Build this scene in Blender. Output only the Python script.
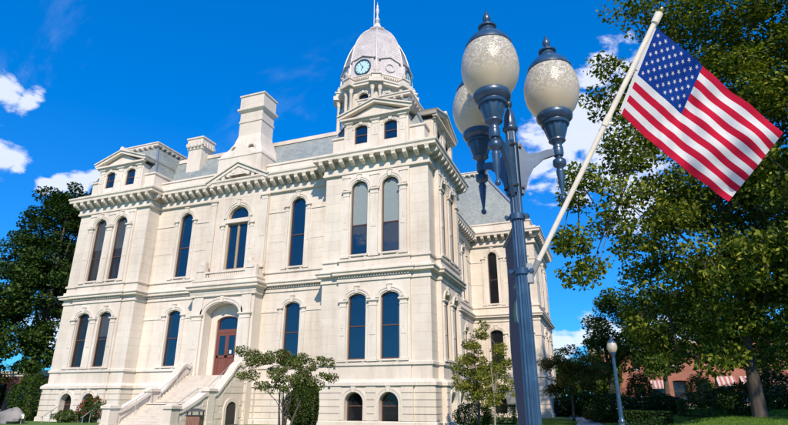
import bpy, math, random
import numpy as np
from mathutils import Vector, Matrix
PI = math.pi
random.seed(7); RNG = np.random.default_rng(7)
for _o in list(bpy.data.objects): bpy.data.objects.remove(_o)
sc = bpy.context.scene
COL = sc.collection

# ------------------------------------------------------------------ camera
F_PX, PITCH, YAW, CAM = 534.3, math.radians(19.335), math.radians(-20.885), np.array([10.088, -33.13, 1.6])
cd = bpy.data.cameras.new('camera'); cam = bpy.data.objects.new('camera', cd); COL.objects.link(cam)
cd.sensor_width = 36.0; cd.lens = 36.0 * F_PX / 788.0; cd.clip_start = 0.05; cd.clip_end = 4000
cam.location = CAM; cam.rotation_euler = (PI / 2 + PITCH, 0, -YAW)
sc.camera = cam
sc.render.resolution_x = 1024; sc.render.resolution_y = 552

_F = np.array([math.sin(YAW) * math.cos(PITCH), math.cos(YAW) * math.cos(PITCH), math.sin(PITCH)])
_R = np.array([math.cos(YAW), -math.sin(YAW), 0.0]); _U = np.cross(_R, _F)
def ray(u, w): return _F + _R * (u - 394) / F_PX - _U * (w - 212.5) / F_PX
def at(u, w, dist):            # point along a pixel's direction at a horizontal distance
    d = ray(u, w); return CAM + d * (dist / math.hypot(d[0], d[1]))
def gpos(u, dist):             # ground position under a pixel column
    p = at(u, 400, dist); return p[0], p[1]
def proj(P):
    d = np.asarray(P, float) - CAM; z = d @ _F
    return 394 + F_PX * (d @ _R) / z, 212.5 - F_PX * (d @ _U) / z, z

# ------------------------------------------------------------------ light
SUN_EL, SUN_AZ = math.radians(39), math.radians(27)      # azimuth from -Y (front) towards +X
sd = Vector((math.sin(SUN_AZ) * math.cos(SUN_EL), -math.cos(SUN_AZ) * math.cos(SUN_EL), math.sin(SUN_EL)))
sl = bpy.data.lights.new('sun', 'SUN'); sl.energy = 5.0; sl.angle = math.radians(0.5); sl.color = (1.0, 0.87, 0.70)
so = bpy.data.objects.new('sun', sl); COL.objects.link(so)
so.rotation_euler = (-sd).to_track_quat('-Z', 'Y').to_euler(); so.location = (40, -60, 60)
sc.view_settings.view_transform = 'Standard'; sc.view_settings.look = 'None'
sc.view_settings.exposure = 0.24; sc.view_settings.gamma = 1.0
try: sc.view_settings.use_curve_mapping = False
except Exception: pass

wd = bpy.data.worlds.new('World'); sc.world = wd; wd.use_nodes = True
def make_world():
    nt = wd.node_tree; N = nt.nodes; L = nt.links; N.clear()
    out = N.new('ShaderNodeOutputWorld'); bg = N.new('ShaderNodeBackground'); bg.inputs[1].default_value = 0.12
    sky = N.new('ShaderNodeTexSky'); sky.sky_type = 'NISHITA'; sky.sun_disc = False
    sky.sun_elevation = SUN_EL; sky.sun_rotation = math.atan2(sd.x, sd.y)
    sky.air_density = 1.0; sky.dust_density = 0.15; sky.ozone_density = 3.5; sky.altitude = 300
    hs = N.new('ShaderNodeHueSaturation'); hs.inputs['Saturation'].default_value = 1.42; hs.inputs['Value'].default_value = 1.0
    L.new(sky.outputs[0], hs.inputs['Color'])
    tint = N.new('ShaderNodeMix'); tint.data_type = 'RGBA'; tint.blend_type = 'MULTIPLY'; tint.inputs[0].default_value = 1.0; tint.clamp_result = False
    gm = N.new('ShaderNodeGamma'); gm.inputs[1].default_value = 0.58; L.new(hs.outputs[0], gm.inputs[0])
    L.new(gm.outputs[0], tint.inputs[6]); tint.inputs[7].default_value = (0.30, 1.44, 2.72, 1)
    tc = N.new('ShaderNodeTexCoord')
    nrm = N.new('ShaderNodeVectorMath'); nrm.operation = 'NORMALIZE'; L.new(tc.outputs['Generated'], nrm.inputs[0])
    # clouds: soft puffs at given directions, broken up by noise
    puffs = [(-4, 88, .024), (12, 94, .022), (28, 101, .020), (38, 98, .012), (-8, 150, .030), (6, 160, .028), (16, 170, .016), (44, 184, .016), (60, 180, .018), (78, 181, .020), (96, 176, .018),
             (560, 140, .055), (590, 120, .075), (600, 75, .05), (620, 150, .085), (540, 165, .05), (575, 180, .05), (640, 100, .09), (640, 200, .06),
             (566, 345, .025), (582, 338, .022), (600, 330, .03), (615, 340, .03), (555, 350, .03), (660, 340, .05), (40, 330, .04)]
    dirs = []
    for u, w, r in puffs:
        d = ray(u, w); d = d / np.linalg.norm(d); dirs.append((d, r))
    rr = random.Random(3)
    for k in range(26):                         # the same kind of puffs over the rest of the sky
        a = math.radians(rr.uniform(40, 290)); e = math.radians(rr.uniform(4, 50))
        a2 = YAW + a
        for j in range(4):
            aa = a2 + rr.uniform(-.1, .1); ee = e + rr.uniform(-.03, .03)
            if j < 3: dirs.append((np.array([math.sin(aa) * math.cos(ee), math.cos(aa) * math.cos(ee), math.sin(ee)]), rr.uniform(.04, .09)))
    cur = None
    for d, r in dirs:
        ds = N.new('ShaderNodeVectorMath'); ds.operation = 'DISTANCE'; L.new(nrm.outputs[0], ds.inputs[0]); ds.inputs[1].default_value = d
        mr = N.new('ShaderNodeMapRange'); mr.inputs[1].default_value = 0; mr.inputs[2].default_value = r * 1.6; mr.inputs[3].default_value = 1; mr.inputs[4].default_value = 0
        L.new(ds.outputs['Value'], mr.inputs[0])
        if cur is None: cur = mr.outputs[0]
        else:
            mx = N.new('ShaderNodeMath'); mx.operation = 'MAXIMUM'; L.new(cur, mx.inputs[0]); L.new(mr.outputs[0], mx.inputs[1]); cur = mx.outputs[0]
    sc3 = N.new('ShaderNodeVectorMath'); sc3.operation = 'MULTIPLY'; sc3.inputs[1].default_value = (1, 1, 1.9); L.new(nrm.outputs[0], sc3.inputs[0])
    nz = N.new('ShaderNodeTexNoise'); nz.inputs['Scale'].default_value = 15; nz.inputs['Detail'].default_value = 9; nz.inputs['Roughness'].default_value = 0.58
    nz.inputs['Distortion'].default_value = 0.3
    L.new(sc3.outputs[0], nz.inputs['Vector'])
    ad = N.new('ShaderNodeMath'); ad.operation = 'MULTIPLY_ADD'; L.new(nz.outputs[0], ad.inputs[0]); ad.inputs[1].default_value = 2.4; ad.inputs[2].default_value = -1.2
    sm = N.new('ShaderNodeMath'); sm.operation = 'ADD'; L.new(cur, sm.inputs[0]); L.new(ad.outputs[0], sm.inputs[1])
    mk = N.new('ShaderNodeMapRange'); mk.interpolation_type = 'SMOOTHSTEP'; mk.inputs[1].default_value = .34; mk.inputs[2].default_value = .74; mk.inputs[4].default_value = 0.74
    L.new(sm.outputs[0], mk.inputs[0])
    gate = N.new('ShaderNodeMath'); gate.operation = 'GREATER_THAN'; L.new(cur, gate.inputs[0]); gate.inputs[1].default_value = 0.0
    mg = N.new('ShaderNodeMapRange'); mg.inputs[1].default_value = 0; mg.inputs[2].default_value = .25; L.new(cur, mg.inputs[0])
    mm = N.new('ShaderNodeMath'); mm.operation = 'MULTIPLY'; L.new(mk.outputs[0], mm.inputs[0]); L.new(mg.outputs[0], mm.inputs[1])
    st_ = N.new('ShaderNodeMapping'); st_.inputs['Rotation'].default_value = (.2, .3, .7); st_.inputs['Scale'].default_value = (1.2, 4.5, 2.5); L.new(nrm.outputs[0], st_.inputs[0])
    n2 = N.new('ShaderNodeTexNoise'); n2.inputs['Scale'].default_value = 1.6; n2.inputs['Detail'].default_value = 8; n2.inputs['Roughness'].default_value = .62; n2.inputs['Distortion'].default_value = .6; L.new(st_.outputs[0], n2.inputs['Vector'])
    ci = N.new('ShaderNodeMapRange'); ci.interpolation_type = 'SMOOTHSTEP'; ci.inputs[1].default_value = .56; ci.inputs[2].default_value = .80; ci.inputs[4].default_value = .11; L.new(n2.outputs[0], ci.inputs[0])
    mxc = N.new('ShaderNodeMath'); mxc.operation = 'MAXIMUM'; L.new(mm.outputs[0], mxc.inputs[0]); L.new(ci.outputs[0], mxc.inputs[1]); mm = mxc
    cr = N.new('ShaderNodeMix'); cr.data_type = 'RGBA'; L.new(nz.outputs[0], cr.inputs[0]); cr.inputs[6].default_value = (6.6, 7.2, 8.2, 1); cr.inputs[7].default_value = (8.2, 8.1, 8.2, 1)
    mix = N.new('ShaderNodeMix'); mix.data_type = 'RGBA'; L.new(mm.outputs[0], mix.inputs[0]); L.new(tint.outputs[2], mix.inputs[6]); L.new(cr.outputs[2], mix.inputs[7])
    L.new(mix.outputs[2], bg.inputs[0]); L.new(bg.outputs[0], out.inputs[0])
make_world()

# ------------------------------------------------------------------ materials
MATS = {}
def new_mat(name):
    m = bpy.data.materials.new(name); m.use_nodes = True; MATS[name] = m
    return m, m.node_tree.nodes, m.node_tree.links, m.node_tree.nodes['Principled BSDF']
def ramp(N, L, src, stops):
    r = N.new('ShaderNodeValToRGB'); L.new(src, r.inputs[0])
    el = r.color_ramp.elements
    while len(el) < len(stops): el.new(0.5)
    for e, (p, c) in zip(el, stops): e.position = p; e.color = (*c, 1)
    return r.outputs[0]
def noise(N, L, scale, detail=5, rough=.55, coord='Object', vec=(1, 1, 1)):
    tc = N.new('ShaderNodeTexCoord'); mp = N.new('ShaderNodeMapping'); mp.inputs['Scale'].default_value = vec
    if coord == 'Position':
        g = N.new('ShaderNodeNewGeometry'); L.new(g.outputs['Position'], mp.inputs[0])
    else: L.new(tc.outputs[coord], mp.inputs[0])
    n = N.new('ShaderNodeTexNoise'); n.inputs['Scale'].default_value = scale; n.inputs['Detail'].default_value = detail; n.inputs['Roughness'].default_value = rough
    L.new(mp.outputs[0], n.inputs['Vector']); return n.outputs[0]
def bump(N, L, b, src, strength, dist=0.02):
    bp = N.new('ShaderNodeBump'); bp.inputs['Strength'].default_value = strength; bp.inputs['Distance'].default_value = dist
    L.new(src, bp.inputs['Height']); L.new(bp.outputs[0], b.inputs['Normal'])
def mul(N, L, a, bcol, fac=1.0, mode='MULTIPLY'):
    m = N.new('ShaderNodeMix'); m.data_type = 'RGBA'; m.blend_type = mode; m.inputs[0].default_value = fac
    L.new(a, m.inputs[6])
    if isinstance(bcol, tuple): m.inputs[7].default_value = (*bcol, 1)
    else: L.new(bcol, m.inputs[7])
    return m.outputs[2]

def mat_stone(name, c0, c1, per_piece=False, rough=.8):
    m, N, L, b = new_mat(name)
    n1 = noise(N, L, .35, 6, .6, 'Position'); c = ramp(N, L, n1, [(.3, c0), (.7, c1)])
    n2 = noise(N, L, 9, 6, .65, 'Position'); c = mul(N, L, c, ramp(N, L, n2, [(.3, (.86, .85, .83)), (.62, (1, 1, 1))]), .55)
    n3 = noise(N, L, 1.0, 7, .7, 'Position', (1.6, 1.6, .22)); c = mul(N, L, c, ramp(N, L, n3, [(.34, (.62, .57, .51)), (.52, (1, 1, 1))]), .36)
    n4 = noise(N, L, .12, 5, .6, 'Position'); c = mul(N, L, c, ramp(N, L, n4, [(.35, (.90, .87, .84)), (.6, (1.04, 1.03, 1.02))]))   # run-off streaks
    if per_piece:
        g = N.new('ShaderNodeNewGeometry'); oi = N.new('ShaderNodeObjectInfo'); ad = N.new('ShaderNodeMath'); ad.operation = 'ADD'
        L.new(g.outputs['Random Per Island'], ad.inputs[0]); L.new(oi.outputs['Random'], ad.inputs[1])
        fr = N.new('ShaderNodeMath'); fr.operation = 'FRACT'; L.new(ad.outputs[0], fr.inputs[0])
        c = mul(N, L, c, ramp(N, L, fr.outputs[0], [(0, (.955, .945, .93)), (.5, (1, .995, .985)), (1, (1.0, .99, .965))]))
    L.new(c, b.inputs['Base Color']); b.inputs['Roughness'].default_value = rough; b.inputs['Specular IOR Level'].default_value = .25
    bump(N, L, b, n2, .25, .01); return m
mat_stone('limestone', (.60, .55, .49), (.70, .655, .60))
mat_stone('ashlar', (.60, .55, .49), (.70, .655, .60), True)
mat_stone('step_stone', (.52, .48, .42), (.62, .57, .50))
mat_stone('grey_rock', (.18, .18, .18), (.32, .31, .30))
mat_stone('concrete', (.42, .40, .37), (.52, .50, .46))

def mat_plain(name, col, rough=.5, metal=0, spec=.5, var=.12, scale=6, coat=0):
    m, N, L, b = new_mat(name)
    n = noise(N, L, scale, 5); c = ramp(N, L, n, [(.3, tuple(x * (1 - var) for x in col)), (.7, tuple(min(1, x * (1 + var)) for x in col))])
    L.new(c, b.inputs['Base Color']); b.inputs['Roughness'].default_value = rough; b.inputs['Metallic'].default_value = metal
    b.inputs['Specular IOR Level'].default_value = spec; b.inputs['Coat Weight'].default_value = coat
    return m
def mat_glass(name, col, rough=.04, ior=1.9):
    m, N, L, b = new_mat(name)
    n = noise(N, L, .8, 2); c = ramp(N, L, n, [(.3, tuple(x * .75 for x in col)), (.7, col)])
    L.new(c, b.inputs['Base Color']); b.inputs['Roughness'].default_value = rough; b.inputs['IOR'].default_value = ior
    n2 = noise(N, L, 1.1, 3, .5, 'Position'); bump(N, L, b, n2, .14, .06); return m
mat_glass('window_glass', (.004, .018, .048), .03, 1.8)  # blue of the reflected sky is put into the base colour
mat_glass('dark_glass', (.012, .013, .016), .05, 1.5)
mat_plain('blind', (.25, .28, .28), .6, var=.05)
mat_plain('brown_frame', (.085, .042, .030), .5)
mat_plain('tan_frame', (.34, .24, .15), .5)
mat_plain('door_wood', (.16, .055, .04), .45)
mat_plain('dark_iron', (.02, .02, .022), .5)
mat_plain('dial_white', (.42, .62, .66), .4, var=.04)
mat_plain('dial_ring', (.03, .06, .09), .4)
mat_plain('galvanised', (.55, .56, .58), .35, .6)
mat_plain('ivory_pole', (.80, .72, .60), .42, var=.10, scale=14)
mat_plain('bulb', (.85, .80, .68), .5, var=.05)
mat_plain('brass', (.55, .36, .12), .3, 1)
mat_plain('bin_brown', (.20, .10, .07), .6)
mat_plain('bin_top', (.03, .035, .04), .4)
mat_plain('rubber', (.02, .02, .02), .8)
mat_plain('chrome', (.6, .6, .62), .2, 1)
mat_plain('red_light', (.35, .02, .02), .3)
mat_plain('vault_shade', (.03, .028, .026), .8)  # dark colour painted for the unlit depth under the stair
mat_plain('soil', (.06, .042, .028), .9, var=.3)
mat_plain('banner_cloth', (.028, .038, .075), .8)
mat_plain('banner_green', (.04, .20, .09), .7)
mat_plain('banner_white', (.7, .7, .68), .7)

def mat_lamp():
    m, N, L, b = new_mat('lamp_blue')
    n = noise(N, L, 7, 6, .6); c = ramp(N, L, n, [(.3, (.012, .038, .085)), (.55, (.022, .062, .125)), (.75, (.045, .10, .17))])
    L.new(c, b.inputs['Base Color']); b.inputs['Roughness'].default_value = .38; b.inputs['Metallic'].default_value = .1; b.inputs['Coat Weight'].default_value = .35; b.inputs['Coat Roughness'].default_value = .18
    n2 = noise(N, L, 60, 3); bump(N, L, b, n2, .12, .002)
mat_lamp()
def mat_globe():
    m, N, L, b = new_mat('frosted_globe')
    tc = N.new('ShaderNodeTexCoord'); sx = N.new('ShaderNodeSeparateXYZ'); L.new(tc.outputs['Object'], sx.inputs[0])
    mr = N.new('ShaderNodeMapRange'); mr.inputs[1].default_value = .08; mr.inputs[2].default_value = .26; L.new(sx.outputs['Z'], mr.inputs[0])
    vo = N.new('ShaderNodeTexVoronoi'); vo.inputs['Scale'].default_value = 105; L.new(tc.outputs['Object'], vo.inputs['Vector'])
    sp = ramp(N, L, vo.outputs['Color'], [(.1, (.40, .36, .29)), (.55, (.62, .57, .48)), (.92, (.95, .93, .88))])
    base = N.new('ShaderNodeMix'); base.data_type = 'RGBA'; L.new(mr.outputs[0], base.inputs[0]); base.inputs[6].default_value = (.62, .54, .40, 1); L.new(sp, base.inputs[7])
    L.new(base.outputs[2], b.inputs['Base Color'])
    b.inputs['Roughness'].default_value = .22; b.inputs['Transmission Weight'].default_value = .0
    b.inputs['Subsurface Weight'].default_value = .35; b.inputs['Subsurface Radius'].default_value = (.08, .07, .05); b.inputs['Subsurface Scale'].default_value = 1.0
    bp = N.new('ShaderNodeBump'); bp.inputs['Distance'].default_value = .0015; L.new(mr.outputs[0], bp.inputs['Strength']); L.new(vo.outputs['Distance'], bp.inputs['Height']); L.new(bp.outputs[0], b.inputs['Normal'])
    tr = N.new('ShaderNodeBsdfTranslucent'); tr.inputs[0].default_value = (.9, .8, .6, 1)
    tp = N.new('ShaderNodeBsdfTransparent'); ms = N.new('ShaderNodeMixShader'); ms.inputs[0].default_value = .30
    o = N['Material Output']; L.new(b.outputs[0], ms.inputs[1]); L.new(tr.outputs[0], ms.inputs[2])
    ms2 = N.new('ShaderNodeMixShader'); ms2.inputs[0].default_value = .15; L.new(ms.outputs[0], ms2.inputs[1]); L.new(tp.outputs[0], ms2.inputs[2]); L.new(ms2.outputs[0], o.inputs[0])
mat_globe()
def mat_cloth(name, col):
    m, N, L, b = new_mat(name)
    w = noise(N, L, 220, 2); c = ramp(N, L, w, [(.3, tuple(x * .9 for x in col)), (.7, col)])
    L.new(c, b.inputs['Base Color']); b.inputs['Roughness'].default_value = .8; b.inputs['Specular IOR Level'].default_value = .08
    b.inputs['Sheen Weight'].default_value = .0
    bump(N, L, b, noise(N, L, 30, 4), .25, .004)
    tr = N.new('ShaderNodeBsdfTranslucent'); L.new(c, tr.inputs[0]); ms = N.new('ShaderNodeMixShader'); ms.inputs[0].default_value = .35
    L.new(b.outputs[0], ms.inputs[1]); L.new(tr.outputs[0], ms.inputs[2]); L.new(ms.outputs[0], N['Material Output'].inputs[0])
mat_cloth('flag_red', (.62, .014, .05)); mat_cloth('flag_white', (.86, .83, .82)); mat_cloth('flag_blue', (.008, .055, .32))
mat_cloth('awning_pink', (.55, .22, .20)); mat_cloth('awning_white', (.7, .65, .6))

def mat_slate():
    m, N, L, b = new_mat('slate')
    g = N.new('ShaderNodeNewGeometry'); sx = N.new('ShaderNodeSeparateXYZ'); L.new(g.outputs['Position'], sx.inputs[0])
    ad = N.new('ShaderNodeMath'); L.new(sx.outputs['X'], ad.inputs[0]); L.new(sx.outputs['Y'], ad.inputs[1])
    cb = N.new('ShaderNodeCombineXYZ'); L.new(ad.outputs[0], cb.inputs[0]); L.new(sx.outputs['Z'], cb.inputs[1])
    br = N.new('ShaderNodeTexBrick'); br.inputs['Scale'].default_value = 3.2; br.inputs['Mortar Size'].default_value = .012; br.inputs['Row Height'].default_value = .5; br.inputs['Brick Width'].default_value = .7
    br.inputs['Color1'].default_value = (.22, .25, .26, 1); br.inputs['Color2'].default_value = (.29, .32, .325, 1); br.inputs['Mortar'].default_value = (.08, .09, .10, 1)
    L.new(cb.outputs[0], br.inputs['Vector'])
    c = mul(N, L, br.outputs['Color'], ramp(N, L, noise(N, L, .8, 6, .65, 'Position'), [(.3, (.72, .75, .74)), (.7, (1.1, 1.1, 1.05))]))
    L.new(c, b.inputs['Base Color']); b.inputs['Roughness'].default_value = .55; bump(N, L, b, br.outputs['Fac'], -.4, .02)
mat_slate()
def mat_brick(name, c1, c2, mortar=(.35, .30, .26)):
    m, N, L, b = new_mat(name)
    g = N.new('ShaderNodeNewGeometry'); sx = N.new('ShaderNodeSeparateXYZ'); L.new(g.outputs['Position'], sx.inputs[0])
    ad = N.new('ShaderNodeMath'); L.new(sx.outputs['X'], ad.inputs[0]); L.new(sx.outputs['Y'], ad.inputs[1])
    cb = N.new('ShaderNodeCombineXYZ'); L.new(ad.outputs[0], cb.inputs[0]); L.new(sx.outputs['Z'], cb.inputs[1])
    br = N.new('ShaderNodeTexBrick'); br.inputs['Scale'].default_value = 4.5; br.inputs['Mortar Size'].default_value = .015
    br.inputs['Color1'].default_value = (*c1, 1); br.inputs['Color2'].default_value = (*c2, 1); br.inputs['Mortar'].default_value = (*mortar, 1)
    L.new(cb.outputs[0], br.inputs['Vector'])
    c = mul(N, L, br.outputs['Color'], ramp(N, L, noise(N, L, .6, 6, .65, 'Position'), [(.3, (.75, .72, .7)), (.7, (1.05, 1.05, 1.05))]))
    L.new(c, b.inputs['Base Color']); b.inputs['Roughness'].default_value = .85
mat_brick('red_brick', (.30, .085, .05), (.38, .12, .07)); mat_brick('dark_brick', (.13, .045, .035), (.18, .06, .045), (.14, .11, .1))
def mat_dome():
    m, N, L, b = new_mat('dome_metal')
    c = ramp(N, L, noise(N, L, .7, 7, .65, 'Position'), [(.28, (.50, .455, .455)), (.55, (.63, .58, .575)), (.75, (.72, .67, .655))])
    c = mul(N, L, c, ramp(N, L, noise(N, L, 2.0, 6, .7, 'Position', (2, 2, .2)), [(.35, (.75, .72, .72)), (.6, (1, 1, 1))]), .7)
    L.new(c, b.inputs['Base Color']); b.inputs['Roughness'].default_value = .5; b.inputs['Metallic'].default_value = .1
mat_dome()
def mat_leaf(name, cols, trans=.35, gloss=.35):
    m, N, L, b = new_mat(name)
    g = N.new('ShaderNodeNewGeometry'); k = len(cols)
    c = ramp(N, L, g.outputs['Random Per Island'], [(i / (k - 1), col) for i, col in enumerate(cols)])
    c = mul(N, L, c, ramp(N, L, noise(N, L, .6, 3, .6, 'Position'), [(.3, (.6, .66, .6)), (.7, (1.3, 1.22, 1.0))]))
    L.new(c, b.inputs['Base Color']); b.inputs['Roughness'].default_value = .55; b.inputs['Specular IOR Level'].default_value = gloss * .45
    tr = N.new('ShaderNodeBsdfTranslucent'); t2 = mul(N, L, c, (1.25, 1.35, .5)); L.new(t2, tr.inputs[0])
    ms = N.new('ShaderNodeMixShader'); ms.inputs[0].default_value = trans; L.new(b.outputs[0], ms.inputs[1]); L.new(tr.outputs[0], ms.inputs[2]); L.new(ms.outputs[0], N['Material Output'].inputs[0])
mat_leaf('leaf_big', [(.026, .050, .006), (.05, .085, .009), (.10, .14, .015), (.32, .33, .045)], .30)  # few bright leaves among dark ones: sunlit and shaded contrast put into the colour
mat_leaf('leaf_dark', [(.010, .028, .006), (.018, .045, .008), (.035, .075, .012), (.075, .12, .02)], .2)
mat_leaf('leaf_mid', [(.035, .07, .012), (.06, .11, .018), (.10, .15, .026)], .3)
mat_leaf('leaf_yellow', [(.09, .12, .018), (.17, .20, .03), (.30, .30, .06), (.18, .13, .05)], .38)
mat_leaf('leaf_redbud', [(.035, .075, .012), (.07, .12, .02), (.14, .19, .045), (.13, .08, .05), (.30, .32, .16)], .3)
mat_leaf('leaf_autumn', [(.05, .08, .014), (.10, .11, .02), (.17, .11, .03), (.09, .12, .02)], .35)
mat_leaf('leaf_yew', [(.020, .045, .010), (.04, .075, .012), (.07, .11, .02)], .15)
mat_leaf('leaf_purple', [(.03, .012, .016), (.05, .018, .022), (.04, .03, .015)], .2)
mat_leaf('petal_pink', [(.45, .05, .09), (.55, .10, .15), (.38, .03, .06)], .3)
mat_leaf('petal_yellow', [(.65, .42, .02), (.75, .55, .05), (.6, .3, .02)], .3)
def mat_bark(name, c0, c1):
    m, N, L, b = new_mat(name)
    n = noise(N, L, 6, 7, .65, 'Object', (2, 2, .35)); c = ramp(N, L, n, [(.3, c0), (.7, c1)]); L.new(c, b.inputs['Base Color']); b.inputs['Roughness'].default_value = .9
    bump(N, L, b, n, .7, .03)
mat_bark('bark', (.035, .028, .022), (.10, .082, .065)); mat_bark('bark_pale', (.20, .17, .14), (.34, .30, .25))
def mat_grass():
    m, N, L, b = new_mat('grass')
    c = ramp(N, L, noise(N, L, .25, 6, .6, 'Position'), [(.3, (.06, .135, .014)), (.7, (.10, .19, .022))])
    c = mul(N, L, c, ramp(N, L, noise(N, L, 14, 6, .7, 'Position'), [(.3, (.6, .65, .5)), (.7, (1.15, 1.1, 1.0))]))
    L.new(c, b.inputs['Base Color']); b.inputs['Roughness'].default_value = .85; bump(N, L, b, noise(N, L, 40, 4, .7, 'Position'), .8, .03)
mat_grass()
mat_leaf('grass_blade', [(.07, .15, .015), (.10, .20, .02), (.14, .23, .03)], .3)
def mat_asphalt():
    m, N, L, b = new_mat('asphalt')
    c = ramp(N, L, noise(N, L, .5, 6, .6, 'Position'), [(.3, (.04, .04, .042)), (.7, (.065, .064, .063))]); L.new(c, b.inputs['Base Color']); b.inputs['Roughness'].default_value = .9
mat_asphalt()
for nm, c in dict(car_silver=(.45, .46, .48), car_black=(.02, .02, .024), car_white=(.7, .7, .7), car_red=(.22, .02, .02), car_blue=(.03, .06, .14)).items():
    mat_plain(nm, c, .3, .2, .5, .03, 2, .8)
mat_plain('lead', (.16, .20, .27), .45, .2)
mat_plain('blind_pane', (.21, .25, .25), .35, var=.05, coat=.6)
mat_plain('dark_blind', (.045, .046, .045), .35, var=.1, coat=.6)
M = MATS

# ------------------------------------------------------------------ mesh helpers
class MB:
    def __init__(s): s.v = []; s.f = []; s.mi = []
    def add(s, vs, fs, m=0):
        o = len(s.v); s.v += [tuple(map(float, v)) for v in vs]; s.f += [tuple(i + o for i in f) for f in fs]; s.mi += [m] * len(fs)
    def box(s, x0, x1, y0, y1, z0, z1, m=0):
        s.add([(x0, y0, z0), (x1, y0, z0), (x1, y1, z0), (x0, y1, z0), (x0, y0, z1), (x1, y0, z1), (x1, y1, z1), (x0, y1, z1)],
              [(3, 2, 1, 0), (4, 5, 6, 7), (0, 1, 5, 4), (1, 2, 6, 5), (2, 3, 7, 6), (3, 0, 4, 7)], m)
    def frustum(s, a, b, m=0):      # a, b = (x0,x1,y0,y1,z)
        (x0, x1, y0, y1, z0), (X0, X1, Y0, Y1, z1) = a, b
        s.add([(x0, y0, z0), (x1, y0, z0), (x1, y1, z0), (x0, y1, z0), (X0, Y0, z1), (X1, Y0, z1), (X1, Y1, z1), (X0, Y1, z1)],
              [(3, 2, 1, 0), (4, 5, 6, 7), (0, 1, 5, 4), (1, 2, 6, 5), (2, 3, 7, 6), (3, 0, 4, 7)], m)
    def prism(s, poly, y0, y1, m=0):        # poly in (x,z), counter-clockwise seen from -y
        n = len(poly)
        s.add([(x, y0, z) for x, z in poly] + [(x, y1, z) for x, z in poly],
              [tuple(range(n)), tuple(range(2 * n - 1, n - 1, -1))] + [(i, i + n, (i + 1) % n + n, (i + 1) % n) for i in range(n)], m)
    def prismx(s, poly, x0, x1, m=0):       # poly in (y,z)
        n = len(poly)
        s.add([(x0, y, z) for y, z in poly] + [(x1, y, z) for y, z in poly],
              [tuple(range(n - 1, -1, -1)), tuple(range(n, 2 * n))] + [(i, (i + 1) % n, (i + 1) % n + n, i + n) for i in range(n)], m)
    def band(s, inner, outer, y0, y1, m=0):  # open strip between two (x,z) polylines, front at y0, back at y1
        n = len(inner); o = [(x, y0, z) for x, z in inner] + [(x, y0, z) for x, z in outer] + [(x, y1, z) for x, z in inner] + [(x, y1, z) for x, z in outer]
        f = []
        for i in range(n - 1):
            f += [(i, i + 1, n + i + 1, n + i), (n + i, n + i + 1, 3 * n + i + 1, 3 * n + i), (2 * n + i, 2 * n + i + 1, i + 1, i)]
        f += [(0, n, 3 * n, 2 * n), (n - 1, 3 * n - 1, 4 * n - 1, 2 * n - 1)]
        s.add(o, f, m)
    def lathe(s, prof, n=24, c=(0, 0, 0), phase=0.0, m=0, flute=0, fd=0):
        vs = []; fs = []; k = len(prof)
        for r, z in prof:
            for i in range(n):
                a = phase + 2 * PI * i / n; q = r
                if flute: q = r * (1 - fd * (.5 - .5 * math.cos(a * flute)))
                vs.append((c[0] + q * math.cos(a), c[1] + q * math.sin(a), c[2] + z))
        for j in range(k - 1):
            for i in range(n): fs.append((j * n + i, j * n + (i + 1) % n, (j + 1) * n + (i + 1) % n, (j + 1) * n + i))
        fs.append(tuple(range(n - 1, -1, -1))); fs.append(tuple(range((k - 1) * n, k * n)))
        s.add(vs, fs, m)
    def tube(s, pts, rad, n=8, m=0, cap=True):
        pts = [Vector(p) for p in pts]
        if not hasattr(rad, '__len__'): rad = [rad] * len(pts)
        vs = []; fs = []; up = None
        for i, p in enumerate(pts):
            t = (pts[min(i + 1, len(pts) - 1)] - pts[max(i - 1, 0)]).normalized()
            if up is None: up = Vector((0, 0, 1)) if abs(t.z) < .9 else Vector((1, 0, 0))
            a = t.cross(up).normalized(); b = a.cross(t).normalized(); up = b
            for k in range(n):
                q = p + (a * math.cos(2 * PI * k / n) + b * math.sin(2 * PI * k / n)) * rad[i]; vs.append(tuple(q))
        for i in range(len(pts) - 1):
            for k in range(n): fs.append((i * n + k, i * n + (k + 1) % n, (i + 1) * n + (k + 1) % n, (i + 1) * n + k))
        if cap: fs += [tuple(range(n - 1, -1, -1)), tuple(range((len(pts) - 1) * n, len(pts) * n))]
        s.add(vs, fs, m)
    def mesh(s, name, mats, smooth=False):
        me = bpy.data.meshes.new(name); me.from_pydata(s.v, [], s.f)
        for x in (mats if isinstance(mats, (list, tuple)) else [mats]): me.materials.append(M[x] if isinstance(x, str) else x)
        if len(set(s.mi)) > 1: me.polygons.foreach_set('material_index', s.mi)
        if smooth:
            me.polygons.foreach_set('use_smooth', [True] * len(me.polygons))
            try: me.set_sharp_from_angle(angle=math.radians(smooth if smooth is not True else 40))
            except Exception: pass
        me.update(); return me
    def build(s, name, mats, parent=None, loc=(0, 0, 0), rz=0, smooth=False):
        return obj(name, s.mesh(name, mats, smooth), parent, loc, rz)
def obj(name, me, parent=None, loc=(0, 0, 0), rz=0):
    o = bpy.data.objects.new(name, me); COL.objects.link(o); o.location = loc; o.rotation_euler = (0, 0, rz); o.parent = parent
    return o
def empty(name, loc=(0, 0, 0), rz=0):
    return obj(name, None, None, loc, rz)
def tag(o, label, cat, group=None):
    o['label'] = label; o['category'] = cat
    if group: o['group'] = group
    return o
def struct(o): o['kind'] = 'structure'; return o
def stuff(o): o['kind'] = 'stuff'; return o
def copy_tree(o, parent=None):
    c = o.copy(); COL.objects.link(c); c.parent = parent
    for ch in list(o.children): copy_tree(ch, c)
    return c

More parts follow.
